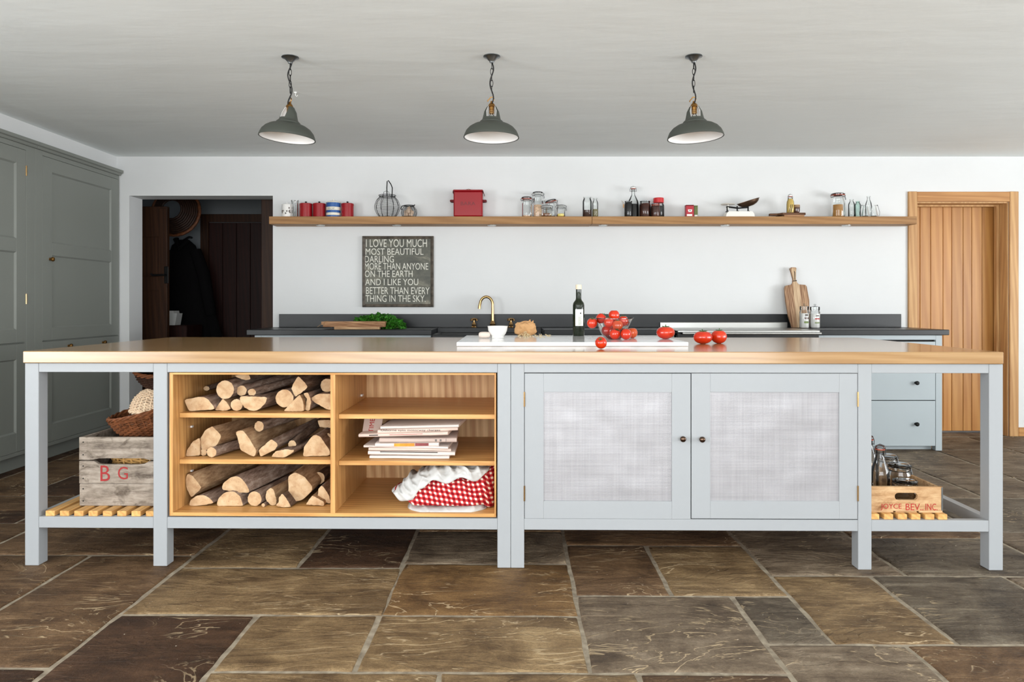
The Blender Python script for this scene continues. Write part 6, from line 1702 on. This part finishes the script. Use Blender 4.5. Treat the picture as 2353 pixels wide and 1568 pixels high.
def clump(name, label, cx_, cyy, z0, rx, ry, rz, n, mat='leaf'):
    P = thing(name, label, 'herbs', (cx_, cyy, z0)); g = MB(); gs = MB()
    for i in range(n):
        u = random.uniform(-1, 1); v_ = random.uniform(-1, 1); d = math.sqrt(max(0, 1-u*u*.8-v_*v_*.2))
        p = Vector((u*rx, v_*ry*d, max(.014, random.uniform(.1, 1)**.7*rz*d)))
        if i % 3 == 0: gs.tube([(p.x*.4-.02, p.y*.3, .006), (p.x*.8, p.y*.8, p.z*.7), p], .0011, 4)
        R_ = Matrix.Translation(p) @ Matrix.Rotation(random.uniform(0, 6.3), 4, 'Z') @ Matrix.Rotation(random.uniform(-1.0, 1.2), 4, 'Y') @ Matrix.Rotation(random.uniform(-1, 1), 4, 'X')
        s = random.uniform(.75, 1.3)
        for q_ in (-1, 0, 1):                                # a three-part ruffled leaf
            a = q_*.85; c_, s_ = math.cos(a), math.sin(a); L = (.028 if q_ == 0 else .022)*s; wv = .009*s
            def pt(t, o, z=0): return (c_*t-s_*o, s_*t+c_*o, z)
            g.add([pt(0, 0), pt(L*.45, wv, .002), pt(L*.6, wv*.4), pt(L*.75, wv*.9, .003), pt(L, 0, -.003), pt(L*.75, -wv*.9, .002), pt(L*.6, -wv*.4), pt(L*.45, -wv, .003)], [(0, 1, 2, 3, 4, 5, 6, 7)], R_)
    g.build('leaves', mat, P, ang=0, kind='stuff'); gs.build('stems', 'stem', P)
p0, p1 = fX(812, 5.88), fX(922, 5.85)
clump('parsley_bunch', 'bunch of green parsley lying behind the boards on the slate', fX(868, 5.90), 5.93, ZL, .20, .07, .115, 520)
clump('parsley_sprig', 'loose sprig of parsley trailing from the bunch on the slate', fX(904, 5.78), 5.79, ZL, .085, .05, .05, 150)
# ------------------------------------------------------------------ board and jars by the range
bx = fX(1829, 6.12); hb_ = at(0, 612.5, 6.14).z-ZL
P = thing('chopping_board', 'tall paddle chopping board with a pale centre strip leaning on the wall', 'chopping board', (bx+.012, 6.075, ZL)); P.rotation_euler = (R(-7.5), R(-1.2), 0)
k = 6.12/F; S_ = 1.01
def bp(px, py): return ((px-1829)*k, (751-py)*k*S_)
out = [bp(1812, 751), bp(1850, 751), bp(1853, 730), bp(1856, 690), bp(1852.5, 658), bp(1850, 654), bp(1835, 652.5), bp(1831, 648), bp(1829, 640), bp(1830.5, 622), bp(1832, 615), bp(1829, 612.8), bp(1820, 612.8), bp(1817, 615), bp(1819, 624),
       bp(1822, 640), bp(1821, 648), bp(1818, 652.5), bp(1804, 655), bp(1801.5, 660), bp(1802, 690), bp(1806, 725)]
MB().prism(out, 0, .018).build('board', 'board_walnut', P, ang=30)
st_ = [bp(1824, 751), bp(1838, 751), bp(1836.5, 700), bp(1835.5, 654), bp(1830.5, 648), bp(1828.5, 640), bp(1830, 622), bp(1831, 615), bp(1820, 615), bp(1820, 624), bp(1823, 640), bp(1821.5, 654), bp(1822, 700)]
MB().prism(st_, -.0008, .003).build('centre_strip', 'board_pale', P, ang=30)
g = MB(); a, b = bp(1826, 644.5); g.tube([(a-.014, -.003, b), (a+.014, -.003, b+.003), (a+.014, .021, b), (a-.014, .021, b)], .0035, 6, True); a, b = bp(1826, 624); g.tube([(a, -.002, b+.008), (a+.004, -.003, b-.004), (a, -.003, bp(0, 642)[1])], .0022, 6); g.build('cord_loop', 'cord_black', P)
for px, lab, w_, pt in ((1848, 'lidded glass salt jar with a printed label in front of the paddle board', 10.5, 703), (1872.5, 'lidded glass salt jar with a red-striped label near the paddle board', 11.3, 704)):
    Y = 5.93; k = Y/F; r = w_*k; h = at(0, pt, Y).z-ZL
    P = thing('salt_jar', lab, 'jar', (fX(px, Y), Y, ZL), 0)
    MB().lathe([(0, .001), (r*.93, .001), (r, .006), (r, h*.72), (r*.88, h*.78), (r*.88, h*.82)], 26).build('glass_body', 'glass_thick', P)
    MB().lathe([(0, .003), (r*.9, .003), (r*.95, .01), (r*.95, h*.66), (0, h*.66)], 22).build('contents', 'white_ceramic', P)
    MB().lathe([(r*.86, h*.82), (r*.93, h*.83), (r*.93, h*.97), (r*.5, h), (.004, h), (.008, h+.012), (.006, h+.018), (0, h+.019)], 24).build('lid', 'glass_frost', P)
    for i, (z, mt) in enumerate(((.54, 'print_grey'), (.40, 'print_red' if w_ > 11 else 'stoneware_brown'), (.22, 'print_green'))):
        g = MB(); v = []
        for j in range(7):
            a = -PI/2+.15+(.55 if i else .35)*(j/3-1)
            v += [(r*1.006*math.cos(a), r*1.006*math.sin(a), h*z), (r*1.006*math.cos(a), r*1.006*math.sin(a), h*(z+(.05 if w_ > 11 else .09)))]
        g.add(v, [(2*j, 2*j+2, 2*j+3, 2*j+1) for j in range(6)]); g.build('label_print', mt, P)
